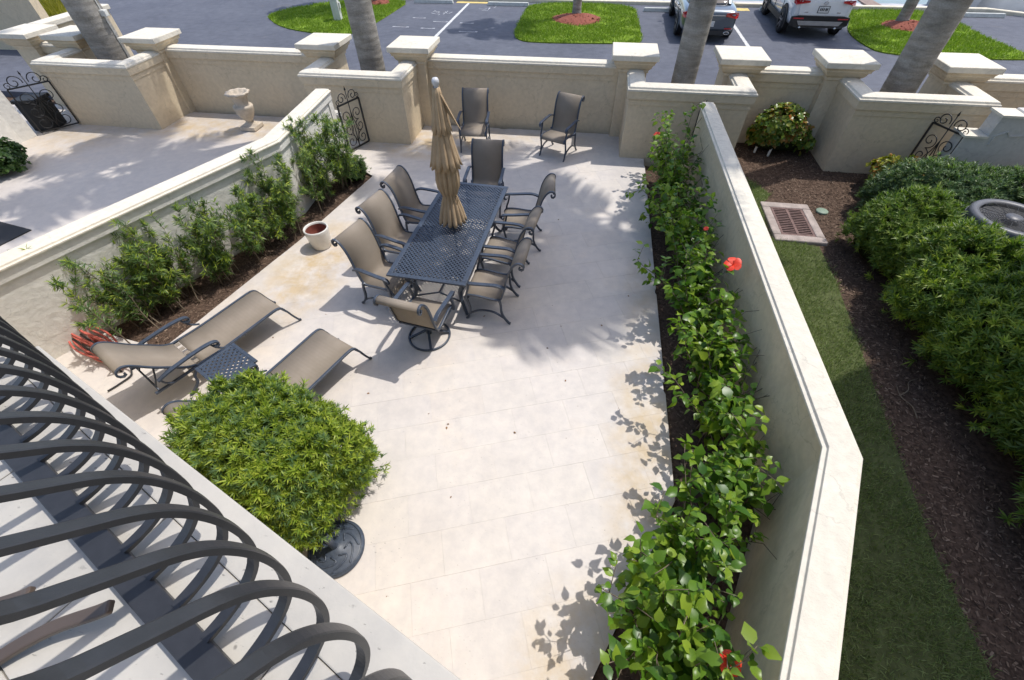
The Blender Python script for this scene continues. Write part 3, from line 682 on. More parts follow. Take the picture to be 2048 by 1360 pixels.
# curved runner of a chair standing on the balcony
t = empty('balcony_chair', bal(-1.1, -.75, 2.894), 0, 'brown curved metal chair runner showing at the lower left on the balcony', 'chair')
o0 = Vector(bal(-1.1, -.75, 2.894))
M['bronze'] = simple('bronze_paint', (.085, .062, .048), .4, var=.1)
for s_, d_ in ((0, 0), (-.22, -.10)):
    b = MB(); pts = [Vector(bal(a+s_, c+d_, z))-o0 for a, c, z in curve3_([(-1.045, -.37, 2.975), (-1.07, -.40, 2.965), (-1.15, -.49, 2.945), (-1.21, -.60, 2.925), (-1.25, -.75, 2.912), (-1.27, -.95, 2.912), (-1.28, -1.2, 2.93)])]
    b.tube(pts, 1, rect=(.018, .010)); b.build('runner', 'bronze', t, bevel=.006)
b = MB(); b.tube([Vector(bal(-1.10, -1.05, 2.95))-o0, Vector(bal(-1.48, -1.05, 2.95))-o0], .012); b.build('cross_bar', 'bronze', t)
b = MB(); b.box(-.30, .30, -.35, -.75, .38, .42); b.build('seat', 'bronze', t, bevel=.01); 
# neighbouring house on the right: only its shade reaches the picture
t = empty('neighbour_house', (8.3, 7.1, 0), 0, 'tall cream neighbouring house right of the hedge, outside the picture', 'house')
b = MB(); b.box(0, 12, -22, 0, -.2, 14.7); b.build('wall', 'housewall', t)
b = MB(); b.box(-.1, 12.1, -22.1, .1, 14.7, 14.95); b.build('roof_cornice', 'coping', t)
for yy in (-3, -6, -9, -12):
    for zz in (1.0, 4.5, 8.0, 11.5):
        b = MB(); b.box(-.05, -.003, yy-1.2, yy, zz, zz+1.6); wd = b.build('window', 'coping', t)
        b = MB(); b.box(-.06, -.053, yy-1.1, yy-.1, zz+.1, zz+1.5); b.build('pane', 'glass', wd)

# ------------------------------------------------------------------ palms
def frond_parts(L, seed, droop):
    r = np.random.default_rng(seed); n = 20
    ts = np.linspace(0, 1, n); pts = np.stack([L*ts*(1-.12*ts), np.zeros(n), L*(.34*ts-droop*ts**2.2)], 1)
    return pts
def palm(x, y, h, r0, lab, L=2.7, nf=15, extra=(), group='royal palms in the wall bays', lean=(0, 0)):
    t = empty('palm_tree', (x, y, 0), 0, lab, 'palm tree', group)
    prof = []
    for i in range(160):
        q = i/159; z = q*h
        rr = r0*(1.22-.9*min(q, .04)/.04*.22) if q < .04 else r0*(1.0+.10*math.sin(q*math.pi)-.22*q)
        prof.append((rr, z-.15 if i == 0 else z))
    b = MB(); vs = []; n = 20
    b.lathe(prof, n, (0, 0, 0), True, lambda a, z: .012*math.sin(3*a+z*1.3)+.01*math.sin(5*a-z*.7)+.008*math.sin(z*23+math.sin(z*5)*2)); b.build('trunk', 'trunk', t)
    b = MB(); b.lathe([(r0*.8, h-.02), (r0*.9, h+.2), (r0*.66, h+.9), (r0*.35, h+1.5), (.02, h+1.6)], 16); b.build('crownshaft', 'frond', t)
    V = []; rot = []; S = []; ra = MB()
    fl_ = [(k*2.39996+random.uniform(-.2, .2), .25+.55*(k/nf)+random.uniform(-.05, .1), L*random.uniform(.88, 1.08)) for k in range(nf)]+list(extra)
    for k, (az, droop, LL) in enumerate(fl_):
        pts = frond_parts(LL, k, droop); c, s_ = math.cos(az), math.sin(az)
        P_ = np.stack([pts[:, 0]*c, pts[:, 0]*s_, pts[:, 2]+h+1.35], 1)
        ra.tube([tuple(p) for p in P_], [.035*(1-.8*i/len(P_)) for i in range(len(P_))], 4)
        for i in range(2, len(P_)-1):
            for sub in (0., .33, .66):
                p = P_[i]*(1-sub)+P_[i+1]*sub; q = (i+sub)/len(P_)
                for sd_ in (-1, 1):
                    dirv = np.array([-s_*sd_, c*sd_, 0])*.86+np.array([c, s_, 0])*.45+np.array([0, 0, random.uniform(-.35, .3)])
                    dirv /= np.linalg.norm(dirv); zz = np.array([0, 0, 1.])-dirv*dirv[2]; zz /= np.linalg.norm(zz); yy = np.cross(zz, dirv)
                    rot.append(np.stack([dirv, yy, zz], 1)); V.append(p); S.append(LL*.27*math.sin(math.pi*(.12+.86*q))**.6*random.uniform(.85, 1.1))
    ra.build('rachis', 'frond', t)
    LV = [(0, -.03, 0), (0, .03, 0), (.5, -.05, 0), (.5, .05, 0), (1, 0, -.22)]
    scatter('crown', LV, PODO_F, np.array(rot), np.array(V), np.array(S), 'frond', t, 'stuff')
    return t
palm(-11.58, 10.5, 9.8, .33, 'leftmost palm with thick grey trunk and white conduit')
palm(-4.91, 10.45, 10.2, .265, 'palm with grey trunk left of the closed umbrella', 2.8, 11)
palm(1.87, 10.45, 9.4, .235, 'palm with slim grey trunk covering part of the grey sedan', 2.8, 8)
palm(5.97, 10.45, 11.7, .285, 'rightmost palm with thick grey trunk above the wall bay', 2.8, 6, [(math.atan2(-3.4, -1.45), .36, 4.1), (math.atan2(-3.0, -.5), .36, 3.6), (math.atan2(-2.2, -1.9), .40, 3.0)])
GP = 'smaller palms on the turf islands'
palm(-.89, 21.1, 6.2, .17, 'young palm on the middle turf island', 1.9, 11, group=GP); palm(10.9, 21.2, 6.2, .19, 'young palm right of the white sport utility car', 1.9, 11, group=GP)
palm(-9.75, 22.7, 5.2, .17, 'young palm on the left turf island, hidden behind a thick trunk', 1.9, 11, group=GP)
o = None
b = MB(); b.tube([(-11.235, 10.55, z) for z in (-.1, 2.2, 4.0)], .012, 6); o = b.build('conduit', 'meter'); tag(o, 'thin white conduit running up the leftmost palm trunk', 'conduit')
t = empty('junction_box', (-11.22, 10.55, 1.95), 0, 'small white box on the leftmost palm trunk', 'junction box'); b = MB(); b.box(-.03, .10, -.06, .05, 0, .12); b.build('case', 'meter', t, bevel=.008); b = MB(); b.box(.1, .106, -.05, .04, .015, .105); b.build('lid', 'meter', t)

# ------------------------------------------------------------------ cars
def loft(secs, name, mat, parent, smooth=True, sub=True):
    b = MB(); n = len(secs[0][1]); vs = []
    for y, half_ in secs:
        vs += [(x, y, z) for x, z in half_]+[(-x, y, z) for x, z in half_[::-1]]
    k = 2*n; fs = []
    for i in range(len(secs)-1): fs += [(i*k+j, i*k+(j+1) % k, (i+1)*k+(j+1) % k, (i+1)*k+j) for j in range(k)]
    fs += [tuple(range(k)), tuple(range((len(secs)-1)*k, len(secs)*k))[::-1]]
    b.add(vs, fs, smooth); o = b.build(name, mat, parent)
    if sub:
        m_ = o.modifiers.new('sub', 'SUBSURF'); m_.levels = 2; m_.render_levels = 2
    return o
def wheel(parent, x, y, r, w_, side):
    t = MB(); t.lathe([(r*.62, -w_/2), (r*.93, -w_/2), (r, -w_*.32), (r, w_*.32), (r*.93, w_/2), (r*.62, w_/2)], 28)
    rot = Matrix.Translation((x, y, r)) @ Matrix.Rotation(R(90)*side, 4, 'Y')
    t.v = [tuple(rot @ Vector(v)) for v in t.v]
    wl = t.build('wheel', 'rubber', parent)
    d = MB(); d.lathe([(.001, w_*.30), (r*.60, w_*.30), (r*.64, w_*.46), (r*.60, w_*.47)], 28); d.v = [tuple(rot @ Vector(v)) for v in d.v]; d.build('rim', 'plastic', wl)
    s = MB()
    for k in range(5):
        a = 2*math.pi*k/5
        for da in (-.14, .14):
            p0 = (r*.12*math.cos(a), r*.12*math.sin(a), w_*.40); p1 = (r*.60*math.cos(a+da), r*.60*math.sin(a+da), w_*.44); s.tube([p0, p1], 1, rect=(.018, .012))
    s.lathe([(.001, w_*.46), (r*.16, w_*.45), (r*.17, w_*.36)], 12)
    s.v = [tuple(rot @ Vector(v)) for v in s.v]; s.build('spokes', 'alloy', wl)
def arch(parent, x, y, r, side, mat, thick, lipw):
    b = MB(); pts = [(x, y+r*math.cos(a), r*.86+r*math.sin(a)) for a in np.linspace(-.35, math.pi+.35, 18)]
    b.tube(pts, 1, rect=(lipw, thick), upv=(side, 0, 0)); return b.build('wheel_arch', mat, parent)
def disc(parent, name, x, y, z, r, mat, side):
    b = MB(); n = 24; b.add([(x, y+r*math.cos(2*math.pi*k/n), z+r*math.sin(2*math.pi*k/n)) for k in range(n)], [tuple(range(n))]); return b.build(name, mat, parent)
def patch(parent, name, mat, pts, th=.012, nrm=(0, -1, 0), bev=.004):
    n = len(pts); d = Vector(nrm)*th; b = MB()
    b.add([tuple(p) for p in pts]+[tuple(Vector(p)+d) for p in pts], [tuple(range(n))[::-1], tuple(range(n, 2*n))]+[(i, (i+1) % n, n+(i+1) % n, n+i) for i in range(n)]); return b.build(name, mat, parent, bevel=bev)
# white sport utility car (origin: rear bumper centre on the ground, nose to +y)
suv = empty('sport_utility_car', (7.23, 18.83, 0), R(-1.5), 'white sport utility car parked nose to the kerb', 'car')
def suvsec(wd, top, zb=.30, tuck=.0): return [(0, zb), (wd*.80, zb), (wd*.96, zb+.06), (wd, .55), (wd, .80), (wd*.985, .98), (wd*.93, top-.03), (wd*.80, top), (0, top)]
loft([(.10, suvsec(.80, 1.02, .42)), (.16, suvsec(.88, 1.08, .36)), (.40, suvsec(.915, 1.12)), (.9, suvsec(.93, 1.12)), (2.0, suvsec(.925, 1.10)), (3.2, suvsec(.92, 1.05)), (4.0, suvsec(.90, .98)), (4.45, suvsec(.80, .88)), (4.58, suvsec(.65, .78, .4))], 'body', 'white_paint', suv)
def gh(wd, w2, z0, z1): return [(0, z0), (wd, z0), (wd*.99, z0+.08), ((wd*.6+w2*.4), z0+(z1-z0)*.55), (w2, z1-.05), (w2*.85, z1), (0, z1)]
loft([(.22, gh(.80, .66, 1.02, 1.30)), (.36, gh(.84, .68, 1.02, 1.60)), (.6, gh(.86, .68, 1.02, 1.68)), (1.6, gh(.87, .69, 1.02, 1.69)), (2.6, gh(.86, .67, 1.0, 1.62)), (3.3, gh(.80, .60, .98, 1.15))], 'greenhouse', 'glass', suv)
loft([(.15, [(0, 1.655), (.60, 1.655), (.66, 1.64), (.66, 1.67), (.58, 1.70), (0, 1.71)]), (.6, [(0, 1.66), (.62, 1.66), (.70, 1.62), (.70, 1.66), (.6, 1.72), (0, 1.73)]), (2.3, [(0, 1.66), (.62, 1.65), (.68, 1.6), (.68, 1.64), (.6, 1.70), (0, 1.71)])], 'roof', 'white_paint', suv, True, False)
patch(suv, 'tailgate', 'white_paint', [(-.70, .105, .66), (.70, .105, .66), (.76, .115, .95), (.72, .15, 1.06), (-.72, .15, 1.06), (-.76, .115, .95)], .02)
patch(suv, 'lower_bumper', 'plastic', [(-.90, .12, .40), (-.72, .08, .33), (.72, .08, .33), (.90, .12, .40), (.90, .10, .62), (.70, .085, .65), (-.70, .085, .65), (-.90, .10, .62)], .05)
patch(suv, 'skid_plate', 'skid', [(-.62, .02, .40), (.62, .02, .40), (.70, .02, .52), (-.70, .02, .52)], .012)
for sx in (-1, 1):
    patch(suv, 'tail_light', 'redlight', [(sx*.93, .30, .96), (sx*.90, .13, .93), (sx*.50, .08, 1.00), (sx*.50, .085, 1.05), (sx*.88, .13, 1.08), (sx*.93, .32, 1.08)], .03)
    patch(suv, 'reflector', 'redlight', [(sx*.52, .028, .565), (sx*.84, .040, .565), (sx*.84, .040, .60), (sx*.52, .028, .60)], .008)
    b = MB(); b.tube([(sx*.55, .02, .33), (sx*.55, .16, .33)], .035, 10); b.build('exhaust_pipe', 'chrome', suv)
patch(suv, 'licence_plate', 'plate', [(-.155, .08, .74), (.155, .08, .74), (.155, .083, .90), (-.155, .083, .90)], .008)
b = MB()
for x in (-.10, -.05, .0, .06, .1): b.box(x-.014, x+.014, .066, .0695, .79, .86)
b.build('plate_characters', 'plastic', suv)
patch(suv, 'plate_frame', 'plastic', [(-.175, .084, .725), (.175, .084, .725), (.175, .086, .915), (-.175, .086, .915)], .003)
b = MB(); b.tube([(.065*math.cos(a), .075, .99+.042*math.sin(a)) for a in np.linspace(0, 6.28, 18)[:-1]], .008, 5, True); b.tube([(.035*math.cos(a), .075, .995+.034*math.sin(a)) for a in np.linspace(0, 6.28, 14)[:-1]], .006, 5, True); b.build('emblem', 'chrome', suv)
for sx in (-1, 1):
    for (x0, w_) in ((.50, .10), (.46, .05)): patch(suv, 'badge', 'chrome', [(sx*x0-w_/2, .088, .73), (sx*x0+w_/2, .088, .73), (sx*x0+w_/2, .088, .755), (sx*x0-w_/2, .088, .755)], .006)
for sx in (-1, 1):
    for yy in (.92, 3.58):
        disc(suv, 'wheel_well_shade', sx*.936, yy, .40, .43, 'black', sx); arch(suv, sx*.94, yy, .41, sx, 'plastic', .012, .045); wheel(suv, sx*.86, yy, .355, .23, sx)  # flat black disc stands in for the shade inside an uncut wheel arch
    b = MB(); b.box(min(sx*.925, sx*.945), max(sx*.925, sx*.945), 1.35, 3.15, .28, .44); b.build('sill_cladding', 'plastic', suv)
    for yy in (1.35, 2.35):
        b = MB(); b.box(min(sx*.926, sx*.9395), max(sx*.926, sx*.9395), yy, yy+.008, .45, 1.02); b.build('door_gap', 'black', suv)
        b = MB(); b.box(min(sx*.93, sx*.965), max(sx*.93, sx*.965), yy+.1, yy+.32, .93, .965); b.build('door_handle', 'white_paint', suv, bevel=.008)
# grey sedan
sed = empty('sedan', (3.60, 18.05, 0), R(-1), 'grey blue sedan parked behind a palm trunk', 'car')
def sedsec(wd, top, zb=.25): return [(0, zb), (wd*.82, zb), (wd*.96, zb+.05), (wd, .45), (wd*1.0, .65), (wd*.97, .80), (wd*.90, top-.02), (wd*.72, top), (0, top+.005)]
loft([(.03, sedsec(.62, .70, .38)), (.08, sedsec(.80, .86, .32)), (.30, sedsec(.875, .93)), (.8, sedsec(.905, .955)), (1.3, sedsec(.91, .96)), (2.4, sedsec(.91, .93)), (3.3, sedsec(.90, .88)), (4.2, sedsec(.86, .76)), (4.6, sedsec(.74, .66)), (4.72, sedsec(.55, .58, .35))], 'body', 'silver', sed)
loft([(.55, gh(.66, .60, .90, .965)), (.85, gh(.72, .58, .90, 1.12)), (1.4, gh(.76, .56, .90, 1.36)), (2.0, gh(.77, .56, .88, 1.42)), (2.7, gh(.76, .55, .86, 1.36)), (3.5, gh(.68, .5, .84, .95))], 'greenhouse', 'glass', sed)
loft([(1.28, [(0, 1.335), (.50, 1.325), (.57, 1.30), (.57, 1.315), (.48, 1.36), (0, 1.37)]), (1.7, [(0, 1.40), (.5, 1.39), (.585, 1.34), (.585, 1.36), (.48, 1.425), (0, 1.435)]), (2.6, [(0, 1.38), (.5, 1.37), (.57, 1.33), (.57, 1.345), (.48, 1.395), (0, 1.41)])], 'roof', 'silver', sed, True, False)
for sx in (-1, 1):
    b = MB(); b.tube([(sx*.60, .62, .955), (sx*.585, .95, 1.15), (sx*.57, 1.35, 1.325)], 1, rect=(.035, .02)); b.build('rear_pillar', 'silver', sed)
    patch(sed, 'tail_light', 'redlight', [(sx*.88, .22, .68), (sx*.80, .065, .68), (sx*.46, .03, .74), (sx*.47, .04, .83), (sx*.80, .08, .85), (sx*.885, .28, .80)], .03)
    patch(sed, 'reflector', 'redlight', [(sx*.50, .005, .40), (sx*.74, .03, .40), (sx*.74, .03, .435), (sx*.50, .005, .435)], .01)
    b = MB(); b.tube([(sx*.60+.085*math.cos(a), .0, .30+.035*math.sin(a)) for a in np.linspace(0, 6.28, 16)[:-1]], .014, 6, True); b.build('exhaust_trim', 'chrome', sed)
    for yy in (1.02, 3.80):
        disc(sed, 'wheel_well_shade', sx*.913, yy, .36, .38, 'black', sx); arch(sed, sx*.905, yy, .37, sx, 'silver', .01, .015); wheel(sed, sx*.835, yy, .335, .22, sx)  # black disc again replaces the shaded hollow behind each wheel
    for yy in (1.45, 2.5):
        b = MB(); b.box(min(sx*.905, sx*.9145), max(sx*.905, sx*.9145), yy, yy+.008, .35, .88); b.build('door_gap', 'black', sed)
        b = MB(); b.box(min(sx*.90, sx*.935), max(sx*.90, sx*.935), yy+.08, yy+.28, .74, .77); b.build('door_handle', 'silver', sed, bevel=.008)
    b = MB(); b.box(min(sx*.86, sx*1.02), max(sx*.86, sx*1.02), 3.0, 3.12, .90, 1.02); b.build('mirror', 'silver', sed, bevel=.02)
patch(sed, 'lower_diffuser', 'plastic', [(-.72, .02, .24), (.72, .02, .24), (.80, .04, .36), (-.80, .04, .36)], .03)
patch(sed, 'licence_plate', 'plate', [(-.155, .01, .46), (.155, .01, .46), (.155, .012, .61), (-.155, .012, .61)], .012)
patch(sed, 'chrome_strip', 'chrome', [(-.45, .03, .745), (.45, .03, .745), (.45, .032, .765), (-.45, .032, .765)], .012)

# ------------------------------------------------------------------ patio furniture
def curve3(p, sub=4): return smooth_curve(p, sub)
SL = curve3([(.285, .355), (.27, .40), (.22, .425), (.1, .425), (-.05, .405), (-.16, .395), (-.215, .43), (-.245, .52), (-.275, .65), (-.30, .78), (-.335, .90), (-.385, .99), (-.44, 1.035), (-.495, 1.03), (-.515, .995)], 3)
def strip(b, line, x0, x1, th=.004):
    n = len(line); vs = []
    for (y, z) in line: vs += [(x0, y, z), (x1, y, z)]
    nr = []
    for i in range(n):
        a = np.array(line[min(i+1, n-1)])-np.array(line[max(i-1, 0)]); a = a/np.linalg.norm(a); nr.append((-a[1], a[0]))
    for (y, z), (ny, nz) in zip(line, nr): vs += [(x0, y-ny*th, z-nz*th), (x1, y-ny*th, z-nz*th)]
    fs = [(2*i, 2*i+1, 2*i+3, 2*i+2) for i in range(n-1)]+[(2*n+2*i+2, 2*n+2*i+3, 2*n+2*i+1, 2*n+2*i) for i in range(n-1)]
    fs += [(2*i, 2*i+2, 2*n+2*i+2, 2*n+2*i) for i in range(n-1)]+[(2*n+2*i+1, 2*n+2*i+3, 2*i+3, 2*i+1) for i in range(n-1)]
    fs += [(0, 2*n, 2*n+1, 1), (2*n-2, 2*n-1, 4*n-1, 4*n-2)]
    b.add(vs, fs, True); return b
def chair(name, swivel=False):
    t = empty(name, (0, 0, 0))
    b = MB(); strip(b, SL, -.255, .255); b.build('sling', 'sling', t)
    railp = [(y, z) for y, z in SL]+[(-.512, .965), (-.49, .945), (-.465, .952), (-.458, .975), (-.472, .988)]
    for sx in (-1, 1):
        b = MB(); b.tube([(sx*.268, y, z) for y, z in railp], 1, rect=(.012, .014), upv=(1, 0, 0)); b.build('side_rail', 'frame', t, bevel=.004)
        arm = curve3([(-.275, .64), (-.18, .675), (-.05, .675), (.10, .665), (.22, .66), (.275, .64), (.285, .60), (.262, .575), (.238, .588), (.240, .612)], 3)
        b = MB(); b.tube([(sx*(.295+.012*math.sin(i*.18)), y, z) for i, (y, z) in enumerate(arm)], [1.0 if i < 14 else max(.45, 1-.05*(i-13)) for i in range(len(arm))], rect=(.026, .011), upv=(0, .25, 1)); b.build('arm', 'frame', t, bevel=.004)
        fl = curve3([(.20, .655), (.215, .56), (.245, .46), (.25, .38), (.225, .27), (.215, .18), (.235, .08), (.265, .012)], 3)
        if not swivel:
            b = MB(); b.tube([(sx*.285, y, z) for y, z in fl], 1, rect=(.014, .014), upv=(1, 0, 0)); b.tube([(sx*.285, .26, .006), (sx*.285, .29, .006)], .014, 6); b.build('leg', 'frame', t, bevel=.003)
            bl_ = curve3([(-.20, .42), (-.215, .33), (-.22, .22), (-.25, .12), (-.31, .03), (-.345, .012)], 3)
            b = MB(); b.tube([(sx*.285, y, z) for y, z in bl_], 1, rect=(.014, .014), upv=(1, 0, 0)); b.build('leg', 'frame', t, bevel=.003)
            st = curve3([(.225, .10), (.12, .17), (0, .195), (-.13, .18), (-.255, .10)], 3)
            b = MB(); b.tube([(sx*.284, y, z) for y, z in st], 1, rect=(.010, .012), upv=(1, 0, 0)); b.build('stretcher', 'frame', t)
        else:
            b = MB(); b.tube([(sx*.285, y, z) for y, z in fl if z > .33], 1, rect=(.014, .014), upv=(1, 0, 0)); b.build('arm_support', 'frame', t, bevel=.003)
    b = MB()
    for (y, z) in ((.235, .375), (-.185, .372)): b.tube([(-.27, y, z), (.27, y, z)], 1, rect=(.012, .012))
    b.build('cross_bar', 'frame', t)
    b = MB(); b.tube([(-.266, -.492, 1.005), (.266, -.492, 1.005)], .011, 8); b.build('top_bar', 'frame', t)
    if swivel:
        b = MB(); b.box(-.16, .16, -.14, .16, .335, .36); b.build('swivel_plate', 'frame', t); 
        b = MB(); b.tube([(0, 0, .06), (0, 0, .34)], .034, 12); b.build('swivel_post', 'frame', t)
        b = MB(); b.tube([(.27*math.cos(a), .27*math.sin(a), .016) for a in np.linspace(0, 2*math.pi, 37)[:-1]], .015, 8, True); b.build('ring_base', 'frame', t)
        for k in range(4):
            a = k*math.pi/2+.5; b = MB(); b.tube([(.02*math.cos(a), .02*math.sin(a), .13), (.13*math.cos(a), .13*math.sin(a), .075), (.265*math.cos(a), .265*math.sin(a), .02)], 1, rect=(.016, .010)); b.build('spoke', 'frame', t)
        b = MB()
        for sx in (-1, 1): b.tube([(sx*.26, .2, .372), (sx*.26, -.2, .372)], 1, rect=(.012, .012))
        b.build('seat_rail', 'frame', t)
    return t
CH = 'matching sling patio chairs'
c0 = chair('patio_chair'); sw = chair('swivel_chair', True)
spots = [((-2.51, 4.36), (.96, -.28), 'sling chair on the left of the table, nearest the camera, fully in sun'),
 ((-2.51, 5.14), (.96, -.27), 'middle sling chair on the left side of the table'),
 ((-2.44, 5.94), (.99, -.14), 'farthest sling chair on the left side of the table'),
 ((-.88, 6.03), (-1, -.09), 'farthest sling chair on the right side of the table'),
 ((-1.02, 5.17), (-.99, .11), 'middle sling chair on the right side of the table'),
 ((-1.06, 4.38), (-1, .05), 'sling chair on the right of the table, nearest the camera'),
 ((-1.64, 6.92), (.03, -1), 'sling chair at the far head of the table'),
 ((-2.37, 9.33), (.08, -1), 'spare sling chair against the wall, straight behind the umbrella'),
 ((-.56, 9.28), (-.38, -.92), 'spare sling chair turned left in front of the wall')]
for i, ((x, y), (fx, fy), lab) in enumerate(spots):
    o = c0 if i == 0 else copy_tree(c0)
    o.location = (x, y, 0); o.rotation_euler = (0, 0, math.atan2(-fx, fy)); tag(o, lab, 'chair', CH)
sw.location = (-1.77, 3.70, 0); sw.rotation_euler = (0, 0, math.atan2(-.147, .99)); tag(sw, 'swivel sling chair on a ring base at the near end of the table', 'chair', CH)
# dining table
ta = math.atan2(-.13, 2.46)
tb = empty('dining_table', (-1.735, 5.215, 0), ta, 'long dark cast metal dining table with lattice top', 'table')
TW, TL, TZ = .53, 1.235, .735
def lattice(name, hw_, hl, z, parent, pitch, bw, th, border):
    b = MB(); a, c = hw_-border, hl-border
    for sgn in (1, -1):
        k = -(a+c)
        while k < a+c:
            # line y = sgn*x + k inside rectangle
            pts = []
            for x in (-a, a):
                y = sgn*x+k
                if -c <= y <= c: pts.append((x, y))
            for y in (-c, c):
                x = (y-k)*sgn
                if -a < x < a: pts.append((x, y))
            if len(pts) >= 2 and math.hypot(pts[0][0]-pts[1][0], pts[0][1]-pts[1][1]) > .02:
                b.tube([(pts[0][0], pts[0][1], z-.001*sgn), (pts[1][0], pts[1][1], z-.001*sgn)], 1, rect=(bw, th))
            k += pitch
    return b.build(name, 'frame', parent, 'stuff')
lattice('lattice_top', TW, TL, TZ-.008, tb, .060, .0088, .0045, .062)
b = MB(); r = .0
for (x0, x1, y0, y1) in ((-TW, TW, -TL, -TL+.065), (-TW, TW, TL-.065, TL), (-TW, -TW+.065, -TL+.065, TL-.065), (TW-.065, TW, -TL+.065, TL-.065)): b.box(x0, x1, y0, y1, TZ-.028, TZ)
b.build('top_frame', 'frame', tb, bevel=.006)
b = MB()
for i in range(60):   # cast leaf relief along the border
    for (x, y) in ((-TW+.085+random.uniform(-.012, .012), -TL+.07+i*(2*TL-.14)/59), (TW-.085+random.uniform(-.012, .012), -TL+.07+i*(2*TL-.14)/59)): b.tube([(x-.014, y-.012, TZ-.006), (x+.014, y+.012, TZ-.003)], .007, 5)
for i in range(24):
    for (x, y) in ((-TW+.08+i*(2*TW-.16)/23, -TL+.085+random.uniform(-.012, .012)), (-TW+.08+i*(2*TW-.16)/23, TL-.085+random.uniform(-.012, .012))): b.tube([(x-.012, y-.014, TZ-.006), (x+.012, y+.014, TZ-.003)], .007, 5)
b.build('cast_relief', 'frame', tb, 'stuff')
for sx in (-1, 1):
    b = MB(); b.box(min(sx*(TW-.07), sx*(TW-.085)), max(sx*(TW-.07), sx*(TW-.085)), -TL+.08, TL-.08, TZ-.085, TZ-.03); b.build('apron', 'frame', tb)
    for sy in (-1, 1):
        leg = curve3([(.0, .70), (.03, .60), (.015, .48), (-.06, .36), (-.075, .24), (-.02, .12), (.05, .03), (.08, .012)], 4)
        b = MB(); b.tube([(sx*(.38+y*.7), sy*(.98+y*.7), z) for y, z in leg], [1.3-.5*i/len(leg) for i in range(len(leg))], rect=(.022, .022), upv=(sx, sy, 0)); b.build('leg', 'frame', tb, bevel=.005)
        sc1 = [(.30-.16*u_*math.cos(u_*9)*.5, .60+.16*u_*math.sin(u_*9)*.5) for u_ in np.linspace(.2, 1, 22)]
        b = MB(); b.tube([(sx*x, sy*1.0, z) for x, z in sc1], .010, 6); b.tube([(sx*.40, sy*(1.0-(x-.22)), z) for x, z in sc1], .010, 6); b.build('scroll_bracket', 'frame', tb)
for sy in (-1, 1):
    b = MB(); b.box(-TW+.08, TW-.08, sy*(TL-.078)-.007, sy*(TL-.078)+.007, TZ-.085, TZ-.03); b.build('apron', 'frame', tb)
    b = MB(); b.tube([(-.34, sy*.95, .16), (0, sy*.88, .22), (.34, sy*.95, .16)], .013, 6); b.build('stretcher', 'frame', tb)
b = MB(); b.tube([(0, -.88, .22), (0, .88, .22)], .013, 6); b.build('stretcher', 'frame', tb)
# closed umbrella standing through the table
um = empty('patio_umbrella', (-1.735, 5.205, 0), 0, 'closed tan canvas umbrella with white ball finial through the table', 'umbrella')
b = MB(); b.tube([(0, 0, .10), (0, 0, 2.50)], .019, 10); b.build('pole', 'frame', um)
b = MB(); b.lathe([(.235, .01), (.235, .045), (.20, .07), (.05, .10), (.03, .22), (.03, .30)], 28); b.build('base', 'frame', um)
def tier(name, prof, nfold, amp, seed):
    r = random.Random(seed); ph = [r.uniform(-.3, .3) for _ in range(nfold)]; am = [r.uniform(.6, 1.25) for _ in range(nfold)]; n = nfold*10; vs = []; m_ = len(prof)
    zb, zt = prof[-1][1], prof[0][1]
    for (rad, z) in prof:
        q = (zt-z)/(zt-zb)
        for j in range(n):
            a = 2*math.pi*j/n; f_ = (a/(2*math.pi)*nfold); k = int(f_) % nfold; u_ = f_-int(f_)
            wv_ = (abs(math.sin(math.pi*u_))**.55*2-1)*am[k]
            rr = rad*(1+amp*(.35+.65*q)*wv_+.028*math.sin(9*a+31*z+seed)*math.sin(17*z+3*a)+.018*math.sin(23*a-40*z)); a2 = a+ph[k]*.10*q
            hem = (-.035*wv_*q*q if q > .75 else 0)
            vs.append((rr*math.cos(a2), rr*math.sin(a2), z+hem))
    fs = [(i*n+j, (i+1)*n+j, (i+1)*n+(j+1) % n, i*n+(j+1) % n) for i in range(m_-1) for j in range(n)]
    b = MB(); b.add(vs, fs, True); o = b.build(name, 'canvas', um)
    md = o.modifiers.new('solid', 'SOLIDIFY'); md.thickness = .003; return o
tier('canopy', [(.05, 2.10), (.09, 1.95), (.115, 1.75), (.135, 1.6), (.145, 1.48), (.135, 1.36), (.095, 1.25), (.085, 1.215), (.115, 1.12), (.145, 1.0), (.165, .90), (.172, .85)], 14, .20, 1)
tier('middle_vent', [(.05, 2.30), (.07, 2.2), (.10, 2.05), (.13, 1.9), (.165, 1.75), (.185, 1.66)], 12, .17, 2)
tier('top_vent', [(.038, 2.56), (.05, 2.5), (.065, 2.4), (.082, 2.28), (.10, 2.17), (.112, 2.09)], 10, .15, 3)
b = MB(); b.tube([(.090*math.cos(a), .090*math.sin(a), 1.225+.006*math.sin(3*a)) for a in np.linspace(0, 6.283, 30)[:-1]], .009, 6, True); b.tube([(.085, -.03, 1.225), (.115, -.05, 1.24), (.125, -.05, 1.20), (.105, -.06, 1.13)], .006, 5); b.build('tie_strap', 'canvas', um)
b = MB(); b.add([(.045, -.03, 2.5), (.065, -.01, 2.48), (.24, -.03, 2.12), (.25, -.015, 2.10), (.07, .02, 2.30)], [(0, 1, 3, 2), (1, 4, 3)], False); b.build('loose_flap', 'canvas', um)
b = MB(); b.lathe([(.001, 2.655), (.03, 2.65), (.042, 2.625), (.042, 2.60), (.03, 2.575), (.024, 2.56), (.036, 2.545), (.04, 2.52), (.001, 2.515)], 20); b.build('finial', 'finial', um)
